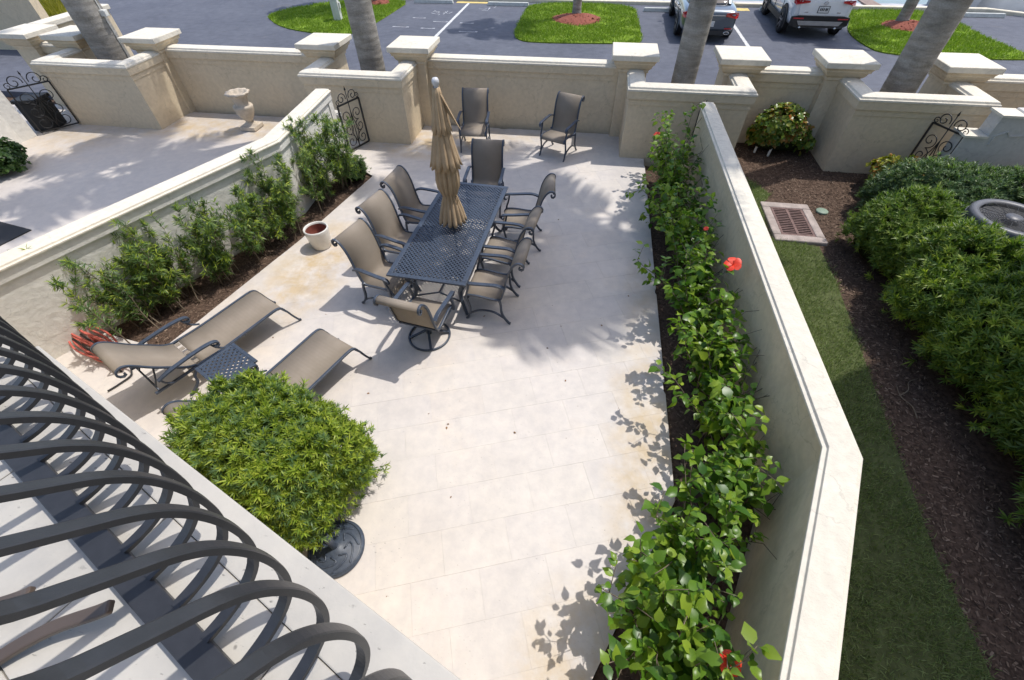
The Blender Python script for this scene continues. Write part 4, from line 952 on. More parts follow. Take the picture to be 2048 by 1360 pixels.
# loungers
LS = curve3([(1.17, .27), (1.145, .335), (1.08, .37), (.9, .36), (.6, .335), (.3, .315), (.05, .315)], 3)
BS = curve3([(-.01, .325), (-.10, .37), (-.22, .49), (-.33, .60), (-.42, .71), (-.48, .78), (-.54, .815), (-.60, .795), (-.615, .75)], 3)
def lounger():
    t = empty('chaise_lounge', (0, 0, 0))
    b = MB(); strip(b, LS, -.285, .285); b.build('seat_sling', 'sling', t)
    b = MB(); strip(b, BS, -.275, .275); b.build('back_sling', 'sling', t)
    b = MB()
    for i in range(5): b.box(-.26+i*.11, -.20+i*.11, -.005, .045, .314, .319)
    b.build('webbing', 'sling', t)
    for sx in (-1, 1):
        rp_ = LS+[(-.25, .31), (-.50, .31)]
        b = MB(); b.tube([(sx*.30, y, z) for y, z in rp_], 1, rect=(.013, .016), upv=(1, 0, 0)); b.build('side_rail', 'frame', t, bevel=.004)
        b = MB(); b.tube([(sx*.287, y, z) for y, z in BS+[(-.60, .72), (-.575, .705), (-.55, .715), (-.553, .74)]], 1, rect=(.011, .014), upv=(1, 0, 0)); b.build('back_rail', 'frame', t, bevel=.004)
        fl = curve3([(1.14, .33), (1.18, .26), (1.22, .15), (1.27, .04), (1.29, .012)], 3)
        b = MB(); b.tube([(sx*.30, y, z) for y, z in fl], 1, rect=(.013, .013), upv=(1, 0, 0)); b.tube([(sx*.30, 1.285, .016), (sx*.30, 1.30, .016)], .018, 8); b.build('leg', 'frame', t)
        bl_ = curve3([(-.02, .31), (-.10, .22), (-.12, .12), (-.22, .03), (-.27, .012)], 3)
        b = MB(); b.tube([(sx*.30, y, z) for y, z in bl_], 1, rect=(.013, .013), upv=(1, 0, 0)); b.build('leg', 'frame', t)
        arm = curve3([(-.40, .47), (-.28, .50), (-.10, .52), (.10, .53), (.24, .52), (.30, .49), (.295, .45), (.265, .44), (.25, .465)], 3)
        b = MB(); b.tube([(sx*.345, y, z) for y, z in arm], 1, rect=(.026, .011), upv=(0, .2, 1)); b.build('arm', 'frame', t, bevel=.004)
        b = MB(); b.tube([(sx*.335, y, z) for y, z in curve3([(.22, .51), (.25, .43), (.30, .37), (.36, .33)], 3)], .012, 6); b.tube([(sx*.335, y, z) for y, z in curve3([(-.38, .47), (-.36, .39), (-.30, .33)], 3)], .012, 6); b.build('arm_support', 'frame', t)
        b = MB(); b.tube([(sx*.20, -.32, .59), (sx*.20, -.40, .40), (sx*.20, -.45, .31)], .010, 6); b.build('back_brace', 'frame', t)
    b = MB()
    for (y, z) in ((1.10, .35), (-.02, .30), (-.45, .305), (.6, .31)): b.tube([(-.30, y, z), (.30, y, z)], .012, 6)
    b.build('cross_bar', 'frame', t)
    return t
L1 = lounger(); L1.location = (-4.49, 2.70, 0); L1.rotation_euler = (0, 0, math.atan2(-.447, .894)); tag(L1, 'tan sling chaise lounge nearest the left planting bed', 'lounge chair', 'chaise lounges')
L2 = copy_tree(L1); L2.location = (-3.20, 2.14, 0); L2.rotation_euler = (0, 0, math.atan2(-.40, .916)); tag(L2, 'tan sling chaise lounge partly hidden by the round clipped bush', 'lounge chair', 'chaise lounges')
st = empty('side_table', (-3.72, 2.50, 0), math.atan2(-.43, .90), 'small square dark lattice side table between the loungers', 'table')
lattice('lattice_top', .235, .235, .495, st, .068, .013, .0045, .035)
b = MB()
for (x0, x1, y0, y1) in ((-.24, .24, -.24, -.2), (-.24, .24, .2, .24), (-.24, -.2, -.2, .2), (.2, .24, -.2, .2)): b.box(x0, x1, y0, y1, .48, .503)
b.build('top_frame', 'frame', st, bevel=.005)
for sx in (-1, 1):
    for sy in (-1, 1):
        b = MB(); b.tube([(sx*(.20+y), sy*(.20+y), z) for y, z in curve3([(0, .48), (.0, .36), (-.05, .22), (-.01, .08), (.03, .012)], 3)], .012, 6); b.build('leg', 'frame', st)

# ------------------------------------------------------------------ pots, umbrella base, hose, urn
pt = empty('flower_pot', (-4.12, 5.40, 0), 0, 'empty round white glazed pot at the left bed edge', 'pot')
b = MB(); b.lathe([(.001, .0), (.135, .0), (.15, .012), (.175, .14), (.19, .28), (.196, .335), (.192, .35), (.178, .352), (.168, .34), (.160, .25)], 36); b.build('body', 'pot', pt)
b = MB(); b.lathe([(.163, .32), (.158, .25), (.14, .12), (.06, .09), (.001, .088)], 30); b.build('inside', 'terracotta', pt)
ub = empty('umbrella_base', (-1.86, .965, 0), 0, 'round dark cast umbrella stand beside the balcony edge', 'umbrella base')
b = MB(); b.lathe([(.255, .004), (.26, .02), (.255, .035), (.22, .045), (.10, .06), (.05, .075), (.03, .08), (.001, .08)], 40); b.build('plate', 'frame', ub)
b = MB(); b.lathe([(.03, .07), (.03, .36), (.024, .365), (.02, .36), (.02, .30), (.001, .30)], 16); b.build('tube', 'frame', ub)
b = MB()
for k in range(8):
    a0 = k*math.pi/4
    pts = [((.09+.13*u_)*math.cos(a0+.5*math.sin(u_*5)), (.09+.13*u_)*math.sin(a0+.5*math.sin(u_*5)), .066-.02*u_) for u_ in np.linspace(0, 1, 10)]
    b.tube(pts, .008, 5)
b.tube([(.235*math.cos(a), .235*math.sin(a), .045) for a in np.linspace(0, 6.283, 40)[:-1]], .007, 5, True)
b.build('cast_scrolls', 'frame', ub)
hz = empty('garden_hose', (-6.12, 2.84, 0), 0, 'coiled red garden hose on a dark rack by the left wall', 'hose')
b = MB(); r = random.Random(3)
for k in range(7):
    ax = .70+r.uniform(-.12, .05); ay = .11+r.uniform(-.06, .06); z0 = .03+.022*k; ph = r.uniform(0, 6); th = math.atan2(-.36, .93)+r.uniform(-.05, .05)
    pts = []
    for a in np.linspace(0, 2*math.pi, 41)[:-1]:
        x = ax*math.cos(a); y = ay*math.sin(a)+.03*math.sin(3*a+ph); pts.append((x*math.cos(th)-y*math.sin(th)+.05, x*math.sin(th)+y*math.cos(th), z0+.018*math.sin(2*a+ph)+.06*max(0, math.cos(a-math.pi))**3))
    b.tube(pts, .013, 7, True)
b.build('coils', 'hose', hz)
b = MB()
for (x, y) in ((-.6, .24), (.62, -.22), (-.55, .12), (.66, -.32)): b.tube([(x, y, .006), (x, y, .3)], .012, 6)
b.tube([(-.62, .25, .12), (.64, -.24, .12)], .012, 6); b.tube([(-.57, .12, .12), (.66, -.33, .12)], .012, 6); b.tube([(-.62, .25, .3), (-.57, .12, .3)], .012, 6); b.tube([(.64, -.24, .3), (.66, -.33, .3)], .012, 6)
b.build('rack', 'iron', hz)
b = MB(); b.tube(curve3([(.55, -.22, .14), (.75, -.25, .10), (.85, -.35, .03), (.80, -.50, .02), (.74, -.62, .02)], 5), .010, 6); b.build('hose_tail', 'rubber', hz)
ur = empty('stone_urn', (-7.93, 9.62, 0), 0, 'weathered cast stone urn on the neighbouring patio', 'urn')
b = MB(); b.prism([(-.19, -.19), (.19, -.19), (.19, .19), (-.19, .19)], 0, .09); b.build('plinth', 'urn', ur, bevel=.012)
b = MB(); b.lathe([(.15, .09), (.13, .12), (.075, .16), (.085, .19), (.15, .27), (.20, .38), (.215, .47), (.22, .50), (.205, .52), (.16, .535), (.155, .60), (.17, .68), (.20, .73)], 32); b.build('bowl', 'urn', ur)
b = MB(); b.lathe([(.20, .72), (.235, .75), (.262, .78), (.25, .80), (.20, .795), (.17, .74), (.12, .70), (.001, .69)], 48, (0, 0, 0), True, lambda a, z: .07*math.sin(10*a)*(1 if z > .74 else .2)); b.build('fluted_rim', 'urn', ur)
b = MB(); b.prism([(-10.3, 5.25), (-9.45, 5.1), (-9.6, 4.5), (-10.5, 4.7)], -.008, .008); tag(b.build('door_mat', 'rubber'), 'black mat on the neighbouring patio at the left edge', 'mat')

# ------------------------------------------------------------------ wrought iron gates
def spiral(cx, cz, r, turns, a0, sgn, n=26):
    return [(cx+r*(1-.82*q)*math.cos(a0+sgn*turns*6.283*q), 0, cz+r*(1-.82*q)*math.sin(a0+sgn*turns*6.283*q)) for q in np.linspace(0, 1, n)]
def gate(p0, p1, h, lab):
    d = Vector((p1[0]-p0[0], p1[1]-p0[1])); wd = d.length
    t = empty('iron_gate', (p0[0], p0[1], 0), math.atan2(d.y, d.x), lab, 'gate', 'scrolled iron gates between the patios')
    b = MB()
    for seg in (((.02, .05), (.02, h)), ((wd-.02, .05), (wd-.02, h)), ((.02, .05), (wd-.02, .05)), ((.02, h), (wd-.02, h))): b.tube([(seg[0][0], 0, seg[0][1]), (seg[1][0], 0, seg[1][1])], 1, rect=(.014, .014), upv=(0, 1, 0))
    b.build('gate_frame', 'iron', t)
    c = wd/2; r = wd*.21
    for sx in (-1, 1):
        for (zz, a0, sg) in ((.22*h, 1.57, 1), (.47*h, 1.57, 1), (.74*h, -1.57, -1)):
            b = MB(); q = [(c+sx*(x-c), 0, z) for x, _, z in spiral(c+wd*.25, zz, r, 1.35, a0, sg)]; b.tube(q, .009, 6); b.build('scroll', 'iron', t)
        b = MB(); q = curve3([(c, 0, .06), (c+sx*.02, 0, h*.2), (c+sx*wd*.14, 0, h*.42), (c+sx*wd*.05, 0, h*.62), (c, 0, h*.8)], 5); b.tube(q, .009, 6); b.build('stem_bar', 'iron', t)
        b = MB(); q = [(c+sx*(x-c), 0, z) for x, _, z in spiral(c+wd*.24, h+.10, wd*.18, 1.3, 3.4, -1)]; b.tube(q, .010, 6); b.build('crest_scroll', 'iron', t)
        b = MB(); q = [(c+sx*(x-c), 0, z) for x, _, z in spiral(c+wd*.42, h+.05, wd*.09, 1.2, 2.6, -1)]; b.tube(q, .008, 6); b.build('crest_scroll', 'iron', t)
    b = MB(); b.tube([(c, 0, .05), (c, 0, h+.22)], .010, 6); b.build('centre_bar', 'iron', t)
    b = MB(); b.lathe([(.001, h+.20), (.02, h+.23), (.001, h+.30)], 8, (c, 0, 0)); b.build('finial', 'iron', t)
    return t
gate((-4.80, 9.25), (-5.03, 8.66), .95, 'black scrolled gate at the far end of the feathery shrub wall')
gate((-12.32, 9.26), (-12.78, 8.60), .97, 'black scrolled gate at the far left with a dark bin behind')
gate((2.10, 9.26), (2.12, 8.70), 1.0, 'black scrolled gate seen edge-on beside the hibiscus row')
gate((6.15, 9.26), (6.42, 8.68), 1.0, 'black scrolled gate rising behind the right hedge')
bn = empty('storage_bin', (-12.95, 9.05, 0), .25, 'black lidded bin behind the leftmost gate', 'bin')
b = MB(); b.box(-.24, .24, -.24, .24, 0, .60); b.build('body', 'plastic', bn, bevel=.02)
b = MB(); b.box(-.27, .27, -.27, .27, .60, .68); b.build('lid', 'plastic', bn, bevel=.02)
lt = empty('lantern', (-13.3, 8.75, 0), 0, 'black lantern post at the far left edge', 'lantern')
b = MB(); b.tube([(0, 0, 0), (0, 0, 1.0)], .03, 8); b.build('post', 'iron', lt)
b = MB(); b.lathe([(.05, 1.0), (.13, 1.05), (.17, 1.42), (.001, 1.42)], 6, smooth=False); b.build('lamp_body', 'glass', lt)
b = MB(); b.lathe([(.21, 1.42), (.20, 1.45), (.06, 1.60), (.02, 1.70), (.001, 1.72)], 6, smooth=False); b.build('lamp_roof', 'iron', lt)
tbk = empty('black_chair', (-13.35, 8.0, 0), .4, 'black wire chair behind the far left gate', 'chair')
for sx in (-1, 1):
    for sy in (-1, 1):
        b = MB(); b.tube([(sx*.22, sy*.22, .012), (sx*.2, sy*.2, .44)], .014, 6); b.build('leg', 'iron', tbk)
b = MB(); b.box(-.23, .23, -.23, .23, .44, .47); b.build('seat', 'iron', tbk, bevel=.01)
for k in range(5):
    b = MB(); x = -.2+k*.1; b.tube([(x, .22, .47), (x*1.1, .27, .85)], .010, 6); b.build('back_bar', 'iron', tbk)
b = MB(); b.tube(curve3([(-.23, .25, .8), (-.15, .28, .9), (0, .29, .94), (.15, .28, .9), (.23, .25, .8)], 4), .014, 6); b.build('back_rail', 'iron', tbk)

# ------------------------------------------------------------------ side yard: drain, condenser, lid
dr = empty('storm_drain', (3.69, 7.22, 0), 0, 'rusty storm drain grate in a cracked concrete collar', 'drain')
dpoly = lambda sx, sy: [(-sx*.5, -sy*.5), (sx*.5, -sy*.5), (sx*.5, sy*.5), (-sx*.5, sy*.5)]
b = MB()
W_, H_, w2, h2 = .41, .60, .27, .43
b.box(-W_, W_, -H_, -h2, -.05, .03); b.box(-W_, W_, h2, H_, -.05, .03); b.box(-W_, -w2, -h2, h2, -.05, .03); b.box(w2, W_, -h2, h2, -.05, .03); b.build('collar', 'drainc', dr, bevel=.02)
b = MB(); b.box(-w2, w2, -h2, h2, -.05, -.028); b.build('pit', 'black', dr)
b = MB(); b.box(-w2, w2, -h2, -h2+.045, 0, .022); b.box(-w2, w2, h2-.045, h2, 0, .022); b.box(-w2, -w2+.04, -h2+.045, h2-.045, 0, .022); b.box(w2-.04, w2, -h2+.045, h2-.045, 0, .022); b.box(-.022, .022, -h2+.045, h2-.045, 0, .022); b.build('grate_frame', 'rust', dr, bevel=.004)
b = MB(); b.box(-.105, .105, -.012, .012, .0, .018); me = b.build('grate_slat', 'rust', dr, bevel=.003); first = True
for sx in (-1, 1):
    for k in range(14):
        o = me if first else me.copy()
        if not first: col.objects.link(o); o.parent = dr
        first = False; o.location = (sx*.126, -h2+.075+k*.0545, 0)
vl = empty('valve_lid', (4.32, 7.68, -.02), 0, 'small round green valve lid lying in the mulch', 'lid'); b = MB(); b.lathe([(.10, 0), (.10, .02), (.092, .026), (.001, .028)], 24); b.build('disc', 'green_plastic', vl)
ac = empty('condenser_unit', (5.98, 6.30, 0), .15, 'grey round-topped air conditioning condenser behind the hedge', 'air conditioner')
b = MB(); b.prism([(.46*math.cos(a)*(1+.12*abs(math.sin(2*a))), .46*math.sin(a)*(1+.12*abs(math.sin(2*a)))) for a in np.linspace(0, 6.283, 33)[:-1]], .05, .80); b.build('casing', 'ac', ac)
b = MB(); b.lathe([(.50, .80), (.50, .86), (.47, .89), (.40, .885), (.385, .86)], 40); b.build('top_rim', 'ac', ac)
b = MB(); b.lathe([(.40, .83), (.001, .80)], 30); b.build('fan_well', 'acdark', ac)
b = MB(); b.lathe([(.10, .875), (.09, .89), (.001, .892)], 24); b.build('fan_hub', 'ac', ac)
b = MB()
for rr in np.linspace(.13, .385, 9): b.tube([(rr*math.cos(a), rr*math.sin(a), .872) for a in np.linspace(0, 6.283, 37)[:-1]], .0032, 4, True)
for k in range(16): a = k*6.283/16; b.tube([(.09*math.cos(a), .09*math.sin(a), .876), (.40*math.cos(a), .40*math.sin(a), .872)], .0035, 4)
b.build('wire_guard', 'acdark', ac)
b = MB(); b.prism([(5.4, 5.6), (6.6, 5.6), (6.6, 6.95), (5.4, 6.95)], -.1, .05); b.build('condenser_pad', 'quay', kind='structure')
b = MB(); b.box(6.5, 7.9, 6.98, 7.15, -.1, .6); tag(b.build('low_wall', 'stucco', bevel=.01), 'low tan wall stub right of the condenser behind the hedge', 'wall')
for (x, y, lab, L_) in ((3.62, 9.95, 'pale plant marker stick with a bent tip beside the shrub', .34), (3.86, 9.80, 'short pale plant marker stick in the mulch', .22)):
    t = empty('plant_marker', (x, y, -.03), 0, lab, 'marker'); b = MB(); b.tube([(0, 0, 0), (.03, .04, L_)], 1, rect=(.022, .006)); b.build('stake', 'meter', t)
    if L_ > .3: b = MB(); b.box(-.02, .08, .01, .09, L_-.01, L_+.03); b.build('tip', 'meter', t)
bx = empty('utility_box', (-10.2, 19.6, 0), .2, 'pale upright utility box on the left turf island', 'utility box')
b = MB(); b.box(-.14, .14, -.14, .14, 0, .85); b.build('case', 'meter', bx, bevel=.015)
b = MB(); b.box(-.16, .16, -.16, .16, .85, .92); b.build('top', 'meter', bx, bevel=.015)
b = MB(); b.tube([(0, 0, .92), (0, 0, 1.6)], .03, 8); b.build('post', 'meter', bx); b = MB(); b.box(.14, .20, -.06, .06, .4, .6); b.build('side_case', 'meter', bx, bevel=.01)

# ------------------------------------------------------------------ far quay things
def boat(x, y, L, lab, mat='hull', rz=0.0, top=.9):
    t = empty('moored_boat', (x, y, -1.1), rz, lab, 'boat', 'boats moored beyond the kerb')
    secs = []
    for q in np.linspace(0, 1, 9):
        w_ = 1.15*min(1, (1-q)**.5*1.4+.04) if q > .5 else 1.15
        secs.append((q*L, [(0, -.2), (w_*.7, -.1), (w_*.95, .3), (w_, top), (w_*.93, top+.02), (0, top+.02)]))
    loft(secs, 'hull', mat, t, True, False)
    b = MB(); b.box(-.7, .7, L*.2, L*.5, top+.02, top+.55); b.build('cabin', mat, t, bevel=.08); b = MB(); b.box(-.62, .62, L*.2-.02, L*.2-.003, top+.2, top+.45); b.build('window', 'glass', t)
    b = MB(); b.tube([(-1.0, .2, top), (-1.0, .2, top+.4), (-.95, L*.6, top+.4)], .02, 6); b.build('rail', 'chrome', t)
    return t
boat(-1.2, 26.6, 6, 'white boat behind the middle turf island', rz=0.0); boat(2.2, 26.5, 6, 'white boat behind the empty strip left of the sedan')
boat(9.6, 26.6, 6, 'white boat behind the white sport utility car'); boat(14.5, 25.2, 9, 'large grey boat at the top right corner', 'hullgrey', -1.2, 1.5); boat(-6.2, 26.6, 6, 'white boat behind the yellow painted kerb')
for i, (x0, x1) in enumerate(((.3, .95), (5.0, 5.8), (11.4, 12.0), (-4.4, -3.6))):
    t = empty('timber_dock', ((x0+x1)/2, 26, -.24), 0, ['narrow timber dock behind the middle turf island', 'narrow timber dock between the two parked cars', 'narrow timber dock behind the right turf island', 'narrow timber dock behind the empty parking bay'][i], 'dock', 'narrow docks beyond the kerb')
    for k in range(18):
        b = MB(); b.box(-(x1-x0)/2, (x1-x0)/2, k*.2-1.5, k*.2-1.5+.185, 0, .05); b.build('plank', 'deck', t)
bt = empty('blue_crate', (-5.6, 24.4, -.25), 0, 'blue covered crate beyond the yellow kerb', 'crate'); b = MB(); b.box(-.55, .55, -.3, .3, 0, .42); b.build('cover', 'bluecover', bt, bevel=.03); b = MB(); b.box(-.57, .57, -.32, .32, .3, .34); b.build('strap', 'meter', bt)

# ------------------------------------------------------------------ far left corner
t = empty('buttress_wall', (-13.95, 11.2, 0), 0, 'cream buttress running back from the leftmost pillar', 'wall')
b = MB(); b.box(-.14, .14, -.12, 2.0, -.2, 1.52); b.build('body', 'stucco', t); b = MB(); b.box(-.20, .20, -.14, 2.06, 1.52, 1.64); b.build('coping', 'coping', t, bevel=.02)
t = empty('boundary_wall', (-19, 14.6, 0), 0, 'tan boundary wall at the top left corner', 'wall')
b = MB(); b.box(-12, 1.0, 0, .3, -.2, 1.9); b.build('body', 'stucco', t); b = MB(); b.box(-12.05, 1.06, -.05, .35, 1.9, 2.02); b.build('coping', 'stucco', t, bevel=.02)
b = MB(); b.prism([(-21.5, 18.0), (-18.0, 15.2), (-15.2, 12.2), (-14.9, 12.5), (-17.6, 15.6), (-21.2, 18.5)], -.02, .10); tag(b.build('kerb_rail', 'curb', bevel=.01), 'white kerb strip running back along the far left bed', 'kerb')
b = MB(); b.prism([(-20.9, 18.6), (-17.0, 15.4), (-16.6, 15.8), (-20.5, 19.1)], -.02, .05); tag(b.build('planting_bed', 'redmulch'), 'red mulch bed edge beside the road at the top left', 'mulch', None, 'stuff')
for i, (x, y, s) in enumerate(((-21.6, 18.3, 1.0), (-20.6, 17.3, .95), (-19.7, 16.5, .8))):
    t = empty('ornamental_grass', (x, y, 0), 0, ['yellow green ornamental grass clump at the top left, farthest', 'yellow green ornamental grass clump at the top left, middle', 'yellow green ornamental grass clump at the top left, nearest'][i], 'grass', 'ornamental grasses')
    k = 700; a = rng.uniform(0, 6.28, k); rr = rng.uniform(0, .3, k)
    nr = np.stack([np.cos(a)*rng.uniform(0, .9, k), np.sin(a)*rng.uniform(0, .9, k), np.ones(k)], 1); hh = s*rng.uniform(.6, 1.15, k)
    scatter('foliage', BLADE_V, BLADE_F, frames(nr), np.stack([rr*np.cos(a), rr*np.sin(a), np.zeros(k)], 1), np.stack([hh*.35, hh, hh], 1), 'straw', t, 'stuff')

# ------------------------------------------------------------------ plants
WH = [whorl(10, .7, i) for i in range(3)]
def superell(n, a, b_, h, p=2.6, zmin=.05):
    """random points on a rounded box shell (upper part), with outward normals"""
    v = rng.normal(size=(n*3, 3)); v[:, 2] = np.abs(v[:, 2])*1.0-.25; v /= np.linalg.norm(v, axis=1, keepdims=True)
    s = (np.abs(v[:, 0])**p+np.abs(v[:, 1])**p+np.abs(v[:, 2])**p)**(-1/p)
    q = v*s[:, None]; nr = np.sign(q)*np.abs(q)**(p-1)/np.array([a, b_, h*.62]); nr /= np.linalg.norm(nr, axis=1, keepdims=True)
    P_ = q*np.array([a, b_, h*.62]); P_[:, 2] += h*.38
    k = P_[:, 2] > zmin; return P_[k][:n], nr[k][:n]
def lump(P_, nr, amp, f, seed):
    r = np.random.default_rng(seed); w_ = np.zeros(len(P_))
    for _ in range(6):
        d = r.normal(size=3); d /= np.linalg.norm(d); w_ += np.sin(P_ @ d*f*r.uniform(.6, 1.6)+r.uniform(0, 6.28))
    return P_+nr*(amp*w_/2.4)[:, None]
def clipped_shrub(name, loc, rz, a, b_, h, n, size, mat, lab, cat, group=None, amp=.05, f=6, p=2.6, tip=None, seed=1, wh=None, cluster=True):
    t = empty(name, loc, rz, lab, cat, group)
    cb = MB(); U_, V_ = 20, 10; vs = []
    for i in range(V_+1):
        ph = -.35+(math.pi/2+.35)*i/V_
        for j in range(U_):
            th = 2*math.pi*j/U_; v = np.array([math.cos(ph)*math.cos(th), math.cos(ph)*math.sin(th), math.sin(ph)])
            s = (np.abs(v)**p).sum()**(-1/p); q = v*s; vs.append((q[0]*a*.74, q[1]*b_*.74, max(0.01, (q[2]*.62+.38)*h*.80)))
    cb.add(vs, [(i*U_+j, i*U_+(j+1) % U_, (i+1)*U_+(j+1) % U_, (i+1)*U_+j) for i in range(V_) for j in range(U_)]+[tuple(range(U_))[::-1]], True); cb.build('shade_core', 'core', t)  # solid near-black hull, coloured as the shade inside the foliage
    for k in range(3):
        P_, nr = superell(n//3, a, b_, h, p); P_ = lump(P_, nr, amp, f, seed)
        P_ -= nr*np.where(rng.uniform(0, 1, len(P_)) < .05, -rng.uniform(.01, .045, len(P_)), rng.uniform(0, .16, len(P_)))[:, None]
        if cluster: P_ += nr*(.08*np.sin(P_[:, 0]*19+seed)*np.sin(P_[:, 1]*17)*np.sin(P_[:, 2]*15))[:, None]
        nn = nr*.8+np.array([0, 0, .45])+rng.normal(0, .35, nr.shape)
        tv, tf = (wh or WH)[k % len(wh or WH)]
        mt_ = tip if (tip and k == 2) else mat
        scatter('foliage', tv, tf, frames(nn), P_, size*rng.uniform(.7, 1.25, len(P_)), mt_, t, 'stuff')
    return t
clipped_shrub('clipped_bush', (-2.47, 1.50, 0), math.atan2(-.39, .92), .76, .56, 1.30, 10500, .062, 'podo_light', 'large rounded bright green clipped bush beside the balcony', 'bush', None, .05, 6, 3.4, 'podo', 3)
HG = 'clipped dark hedge shrubs of the side yard'
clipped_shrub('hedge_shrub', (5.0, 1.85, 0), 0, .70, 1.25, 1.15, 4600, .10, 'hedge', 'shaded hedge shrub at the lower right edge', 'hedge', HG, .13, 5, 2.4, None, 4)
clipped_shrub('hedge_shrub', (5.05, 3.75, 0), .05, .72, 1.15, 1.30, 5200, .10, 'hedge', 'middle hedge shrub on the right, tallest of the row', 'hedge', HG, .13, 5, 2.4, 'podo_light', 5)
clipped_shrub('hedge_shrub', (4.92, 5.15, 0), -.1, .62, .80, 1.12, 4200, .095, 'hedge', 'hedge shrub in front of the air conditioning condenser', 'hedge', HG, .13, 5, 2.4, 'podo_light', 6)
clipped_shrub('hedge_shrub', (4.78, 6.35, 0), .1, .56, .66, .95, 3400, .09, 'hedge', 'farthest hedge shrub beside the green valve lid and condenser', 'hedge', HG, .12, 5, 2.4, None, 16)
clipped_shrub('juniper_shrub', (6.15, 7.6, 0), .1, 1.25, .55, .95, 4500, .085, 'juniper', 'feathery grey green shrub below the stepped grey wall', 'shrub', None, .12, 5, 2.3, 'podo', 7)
LF = []
for sd_ in range(2):
    r_ = np.random.default_rng(40+sd_); V_ = []; F_ = []
    for i in range(6):
        a = i*1.05+r_.uniform(-.3, .3); ti = r_.uniform(.1, .8); L_ = r_.uniform(.7, 1.1)
        for (x, y, z) in OV_V:
            x2 = x*L_*math.cos(ti)-z*math.sin(ti); z2 = x*L_*math.sin(ti)+z*math.cos(ti); V_.append((x2*math.cos(a)-y*math.sin(a)*1.2, x2*math.sin(a)+y*math.cos(a)*1.2, z2))
        F_ += [tuple(j+i*len(OV_V) for j in f_) for f_ in OV_F]
    LF.append((V_, F_))
clipped_shrub('croton_shrub', (4.02, 10.05, 0), 0, .62, .34, .80, 1500, .075, 'croton', 'glossy shrub with orange red tips against the short wall panel', 'shrub', None, .10, 8, 2.2, 'croton_tip', 8, LF)
clipped_shrub('yellow_shrub', (5.62, 8.55, 0), .2, .42, .40, .62, 900, .065, 'yellow_leaf', 'yellow green shrub at the foot of the right gate', 'shrub', None, .10, 8, 2.2, 'croton_tip', 9, LF)
clipped_shrub('neighbour_shrub', (-12.15, 6.85, 0), .3, .62, .55, .62, 2200, .06, 'shrubdark', 'dark green rounded shrub at the left picture edge', 'shrub', None, .05, 7, 2.5, None, 10, LF)

# beds: soil sheets, a rim of chips
def chips(name, poly, n, lab, z, s0=.02, s1=.05):
    xs = [p[0] for p in poly]; ys = [p[1] for p in poly]; px = rng.uniform(min(xs), max(xs), n*3); py = rng.uniform(min(ys), max(ys), n*3); k = inpoly(px, py, poly); px, py = px[k][:n], py[k][:n]; c = len(px)
    nr = np.stack([rng.normal(0, .35, c), rng.normal(0, .35, c), np.ones(c)], 1); L_ = rng.uniform(s0, s1, c)
    o = scatter(name, [(-.5, -.5, 0), (.5, -.4, .03), (.45, .5, 0), (-.5, .45, .05), (0, 0, .12)], [(0, 1, 4), (1, 2, 4), (2, 3, 4), (3, 0, 4)], frames(nr), np.stack([px, py, np.full(c, z)+rng.uniform(0, .012, c)], 1), np.stack([L_, L_*rng.uniform(.15, .45, c), L_*.5], 1), 'chips')
    return tag(o, lab, 'mulch', None, 'stuff')
BEDL = [(-4.18, 7.80), (-4.9, 8.3), (-5.06, 6.4), (-6.38, 3.15), (-5.24, 2.97), (-5.1, 3.36), (-4.58, 5.5)]
BEDR = [(1.28, 9.0), (2.05, 8.8), (2.1, 1.95), (1.25, -.3), (.2, -.3), (.48, .27), (1.29, 1.92)]
for nm, bd, lab in (('planting_bed', BEDL, 'dark mulch in the left planting bed under the feathery shrubs'), ('planting_bed', BEDR, 'dark mulch in the right planting bed under the hibiscus')):
    b = MB(); b.prism(bd, -.14, -.045); b.build(nm, 'soil', kind='structure'); chips('mulch', bd, 3500, lab, -.045)
chips('mulch', [(3.0, 10.2), (4.8, 10.2), (4.9, 9.3), (6.1, 9.2), (6.4, 8.4), (5.2, 7.9), (4.5, 6.9), (4.5, 1), (4.4, -.6), (3.45, -.6), (3.5, 1.8), (3.6, 3.2), (3.9, 5.7), (4.1, 6.6), (4.15, 7.8), (3.3, 8.2), (2.7, 9.2)], 14000, 'dark shredded mulch of the side yard path', -.03)
for i, (x, y, a) in enumerate(((3.98, 3.6, .3), (4.05, 3.3, 1.2))):
    t = empty('fallen_twig', (x, y, -.01), a, ['thin curved fallen twig in the mulch, the left one', 'thin curved fallen twig in the mulch, the right one'][i], 'twig'); b = MB(); b.tube(curve3([(0, 0, .01), (.15, .05, .02), (.25, .16, .015), (.42, .2, .01)], 4), [.008-.0004*k for k in range(13)], 5); b.build('stick', 'stem', t)

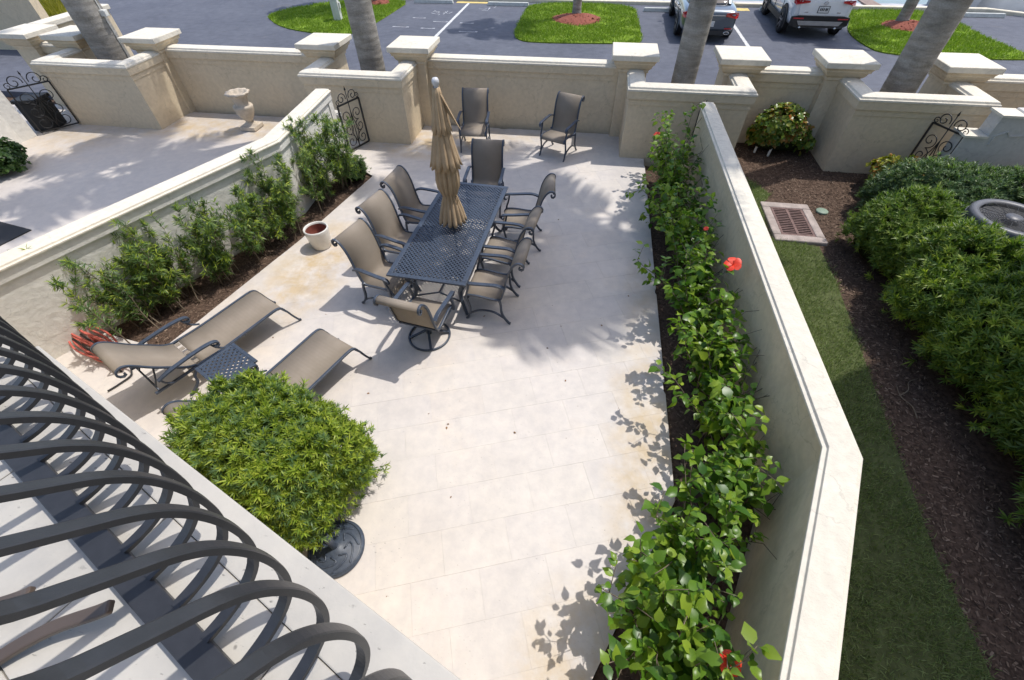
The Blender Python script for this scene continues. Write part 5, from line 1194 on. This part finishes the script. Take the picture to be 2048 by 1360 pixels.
# feathery podocarpus plants along the left wall
LEAF1 = ([(0, -.03, 0), (0, .03, 0), (.5, -.07, .03), (.5, .07, .03), (1, 0, -.08)], PODO_F)
def podo_plant(x, y, h, lab, lean, nst, seed, spread=.35):
    r = np.random.default_rng(seed); t = empty('podocarpus', (x, y, -.045), 0, lab, 'shrub', 'feathery shrubs along the left wall')
    sb = MB(); P_ = []; D_ = []; P2 = []; D2 = []
    def branch(p0, d0, L, r0, depth):
        n = max(4, int(L/.06)); p = np.array(p0, float); d = np.array(d0, float); d /= np.linalg.norm(d); pts = [tuple(p)]
        for i in range(n):
            d = d+r.normal(0, .05, 3)+np.array([0, 0, .03]); d /= np.linalg.norm(d); p = p+d*L/n; pts.append(tuple(p))
            q = (i+1)/n
            if (depth == 0 and q > .2) or depth > 0:
                for _ in range(8 if depth else 6):
                    a = r.normal(size=3); a -= d*a.dot(d); a /= np.linalg.norm(a); dd = d*r.uniform(.35, .9)+a
                    (P2 if (q > .82 and r.uniform() < .7) else P_).append(p+r.normal(0, .006, 3)); (D2 if len(P2) > len(D2) else D_).append(dd)
            if depth < 2 and q > .15 and r.uniform() < (.62 if depth == 0 else .25):
                a = r.normal(size=3); a -= d*a.dot(d); a /= np.linalg.norm(a)
                branch(p, d*.6+a*.8+np.array([0, 0, .25]), L*r.uniform(.22, .42)*(1-.45*q), r0*.5, depth+1)
        sb.tube(pts, [max(.0016, r0*(1-.8*i/n)) for i in range(n+1)], 5)
    for k in range(nst):
        a = r.uniform(0, 6.28); branch((r.normal(0, .10), r.normal(0, .16), 0), (math.cos(a)*spread*r.uniform(.2, 1)+lean[0], math.sin(a)*spread*r.uniform(.2, 1)+lean[1], 1), h*(r.uniform(.75, 1.1) if k < nst*.55 else r.uniform(.35, .7)), .010, 0)
    sb.build('stems', 'stem', t)
    for PP, DD, mt_, nm in ((P_, D_, 'podo', 'foliage'), (P2, D2, 'podo_light', 'new_growth')):
        if not PP: continue
        D = np.array(DD); D /= np.linalg.norm(D, axis=1, keepdims=True); zz = np.array([[0, 0, 1.]])-D*D[:, 2:3]+rng.normal(0, .3, D.shape); zz -= D*(zz*D).sum(1, keepdims=True); zz /= np.linalg.norm(zz, axis=1, keepdims=True)
        scatter(nm, LEAF1[0], LEAF1[1], np.stack([D, np.cross(zz, D), zz], 2), np.array(PP), rng.uniform(.055, .105, len(PP)), mt_, t, 'stuff')
    return t
podo_plant(-5.66, 3.32, 1.15, 'nearest feathery shrub with a long branch reaching left along the wall', (-.28, .12), 11, 1, .5)
podo_plant(-5.52, 3.85, 1.15, 'second nearest feathery shrub along the left wall', (-.18, .1), 11, 2, .4)
podo_plant(-5.25, 4.35, 1.10, 'feathery shrub in the left bed above the long lounger', (-.1, .05), 11, 3)
podo_plant(-5.02, 5.05, 1.05, 'feathery shrub in the left bed just before the white pot', (-.05, 0), 11, 4)
podo_plant(-4.85, 5.85, 1.2, 'tall feathery shrub directly behind the white pot', (-.06, 0), 11, 5, .3)
podo_plant(-4.75, 6.75, 1.25, 'tallest upright feathery shrub in the far part of the left bed', (-.02, 0), 11, 6, .22)
podo_plant(-4.62, 7.45, 1.2, 'farthest upright feathery shrub near the small gate', (0, 0), 11, 7, .2)
clipped_shrub('low_shrub', (-4.52, 7.68, -.04), 0, .33, .30, .5, 900, .045, 'podo', 'low dense shrub at the far corner of the left bed', 'shrub', None, .05, 9, 2.2, None, 21)
# the long wisp of the nearest shrub

# hibiscus row: single leaves
def leafmesh(seed):
    r = np.random.default_rng(seed); wd_ = r.uniform(.9, 1.3); cu = r.uniform(.0, .38); fo = r.uniform(.2, 2.6); tw = r.uniform(-.25, .25); V_ = [(x*(1-.1*cu), y*wd_*(1+r.uniform(-.1, .1))+.06*tw*x, z*fo-cu*x*x+tw*y*x) for x, y, z in OV_V]
    me = bpy.data.meshes.new('hibiscus_leaf'); me.from_pydata(V_, [], OV_F); me.polygons.foreach_set('use_smooth', [True]*len(OV_F)); me.materials.append(M['hibiscus']); me.update(); return me
HL = [leafmesh(i) for i in range(9)]
nleaf = 0
def hibiscus(x, y, h, lab, seed, nst=9, nl=230, spread=.42, lean=(0, 0)):
    global nleaf
    r = np.random.default_rng(seed); t = empty('hibiscus', (x, y, -.045), 0, lab, 'shrub', 'hibiscus shrubs along the right wall')
    sb = MB(); spots_ = []; tips = []
    for k in range(nst):
        a = 2*math.pi*k/nst+r.uniform(-.4, .4); d = np.array([math.cos(a)*spread*r.uniform(.25, 1.15)+lean[0], math.sin(a)*spread*1.25*r.uniform(.25, 1.15)+lean[1], 1.]); d /= np.linalg.norm(d)
        L = h*r.uniform(.65, 1.15); n = 10; p = np.array([r.normal(0, .05), r.normal(0, .07), 0.]); pts = [tuple(p)]
        for i in range(n):
            d = d+r.normal(0, .10, 3)+np.array([d[0], d[1], 0])*.03; d /= np.linalg.norm(d); p = p+d*L/n; pts.append(tuple(p)); q = (i+1)/n
            for _ in range(1 if q < .35 else 3): spots_.append((p+r.normal(0, .01, 3), d.copy(), q))
            if q > .3 and r.uniform() < .45:
                a2 = r.normal(size=3); a2 -= d*a2.dot(d); a2 /= np.linalg.norm(a2); d2 = d*.5+a2*.8+np.array([0, 0, .25]); d2 /= np.linalg.norm(d2); L2 = r.uniform(.12, .3); q2 = [tuple(p+d2*L2*u_) for u_ in (0, .33, .66, 1)]
                sb.tube(q2, [.004, .0035, .003, .002], 5)
                for u_ in (.35, .6, .8, 1.0, 1.0): spots_.append((p+d2*L2*u_, d2, .95 if u_ == 1 else .8))
        sb.tube(pts, [.009*(1-.7*i/n) for i in range(n+1)], 6); tips.append((p, d))
    sb.build('stems', 'stem', t)
    r.shuffle(spots_) if False else None
    wx, wy = x, y
    def inside(p):
        X_, Y_ = wx+p[0], wy+p[1]; return X_ < (1.90 if Y_ > 1.9 else 1.90-(1.9-Y_)*.434)
    spots_ = [q_ for q_ in spots_ if inside(q_[0])]
    perm = r.permutation(len(spots_)); idx = perm[:nl]; rest = perm[nl:nl+420]
    if len(rest):
        PP = np.array([spots_[i][0] for i in rest]); DD = np.array([spots_[i][1] for i in rest]); A_ = r.normal(size=DD.shape); A_ -= DD*(A_*DD).sum(1, keepdims=True); LDv = A_/np.linalg.norm(A_, axis=1, keepdims=True)+DD*.3; LDv /= np.linalg.norm(LDv, axis=1, keepdims=True)
        Z_ = np.array([[.2, .1, 1.]])+r.normal(0, .3, DD.shape); Z_ -= LDv*(Z_*LDv).sum(1, keepdims=True); Z_ /= np.linalg.norm(Z_, axis=1, keepdims=True)
        scatter('foliage', [(x, y*1.1, z) for x, y, z in OV_V], OV_F, np.stack([LDv, np.cross(Z_, LDv), Z_], 2), PP, r.uniform(.06, .11, len(PP)), 'hibiscus_joined', t, 'stuff')
    for i in idx:
        p, d, q = spots_[i]; a = r.normal(size=3); a -= d*a.dot(d); a /= np.linalg.norm(a)
        ld = a+d*r.uniform(.0, .7)+np.array([0, 0, r.uniform(-.2, .35)]); ld /= np.linalg.norm(ld)
        zz = np.array([.22, .12, 1.])+r.normal(0, .28, 3); zz -= ld*zz.dot(ld); zz /= np.linalg.norm(zz); yy = np.cross(zz, ld)
        s = r.uniform(.06, .14)*(1.0 if q < .9 else .8)
        o = bpy.data.objects.new('leaf', HL[int(r.integers(9))]); col.objects.link(o); o.parent = t
        pp = p+ld*.02
        mm = Matrix(((ld[0]*s, yy[0]*s, zz[0]*s, pp[0]), (ld[1]*s, yy[1]*s, zz[1]*s, pp[1]), (ld[2]*s, yy[2]*s, zz[2]*s, pp[2]), (0, 0, 0, 1)))
        o.matrix_local = mm; nleaf += 1
    return t, tips
hb = [(1.62, 8.15, 1.28, 'farthest hibiscus shrub beside the edge-on gate', (0, 0)), (1.62, 7.35, 1.16, 'second farthest hibiscus shrub', (0, 0)), (1.64, 6.55, 1.04, 'third hibiscus shrub from the far end', (-.05, 0)),
 (1.64, 5.75, 1.04, 'fourth hibiscus shrub from the far end', (-.05, 0)), (1.66, 5.0, 1.04, 'hibiscus shrub just beyond the large red flower', (0, 0)), (1.66, 4.25, 1.12, 'hibiscus shrub bearing the large red flower', (.04, 0)),
 (1.68, 3.5, 1.04, 'hibiscus shrub just nearer than the large red flower', (.03, 0)), (1.66, 2.75, 1.10, 'hibiscus shrub beside the long straight part of the bed, third from the camera', (.05, 0)),
 (1.58, 2.0, 1.04, 'hibiscus shrub at the bend of the right wall', (.05, 0)), (1.25, 1.35, 1.10, 'hibiscus shrub second nearest the camera', (-.05, 0)), (.95, .72, 1.16, 'nearest hibiscus shrub at the bottom of the picture', (-.05, 0)), (1.15, .28, 1.10, 'hibiscus shrub cut by the bottom picture edge with a red flower', (.02, 0))]
alltips = []
for i, (x, y, h, lab, ln) in enumerate(hb):
    t, tips = hibiscus(x, y, h, lab, 100+i, 15, 300, .28 if i < 3 else .34, ln); alltips.append((t, tips))
print('leaves', nleaf)
def flower(parent, p, d, s):
    fo = bpy.data.objects.new('flower', None)
    b = MB()
    for k in range(5):
        a = k*2*math.pi/5; vs = []
        for (u_, w_, z) in ((0, .08, 0), (.5, .42, .28), (.9, .55, .30), (1.15, .25, .18)):
            for sg in (-1, 1):
                x = u_; y = sg*w_; vs.append(((x*math.cos(a)-y*math.sin(a))*s, (x*math.sin(a)+y*math.cos(a))*s, (z+.05*sg)*s))
        b.add(vs, [(0, 1, 3, 2), (2, 3, 5, 4), (4, 5, 7, 6)], True)
    b.tube([(0, 0, 0), (.05*s, 0, .5*s), (.12*s, 0, 1.1*s)], [.05*s, .05*s, .07*s], 5)
    o = b.build('flower', 'petal', parent); o.location = p; q = Vector(d).to_track_quat('Z', 'Y'); o.rotation_euler = q.to_euler(); return o
for (hi, px, py, pz, s) in ((5, 1.84, 4.33, 1.12, .085), (0, 1.24, 8.12, .98, .05), (11, 1.22, .50, 1.0, .06), (4, 1.72, 5.30, .95, .03)):
    t = alltips[hi][0]; flower(t, (px-t.location.x, py-t.location.y, pz+.045), (-.35, -.3, 1), s)

# small fallen leaves and specks on the paving
k = 130; px = rng.uniform(-4, 1.2, k); py = rng.uniform(.6, 9.8, k)
o = scatter('leaf_litter', [(x, y, z*.6) for x, y, z in OV_V], OV_F, frames(np.stack([rng.normal(0, .25, k), rng.normal(0, .25, k), np.ones(k)], 1)), np.stack([px, py, np.full(k, .006)], 1), np.where(rng.uniform(0, 1, k) < .25, rng.uniform(.02, .035, k), rng.uniform(.006, .014, k)), 'litter')
tag(o, 'tiny dry leaves and specks scattered over the patio paving', 'leaf litter', None, 'stuff')
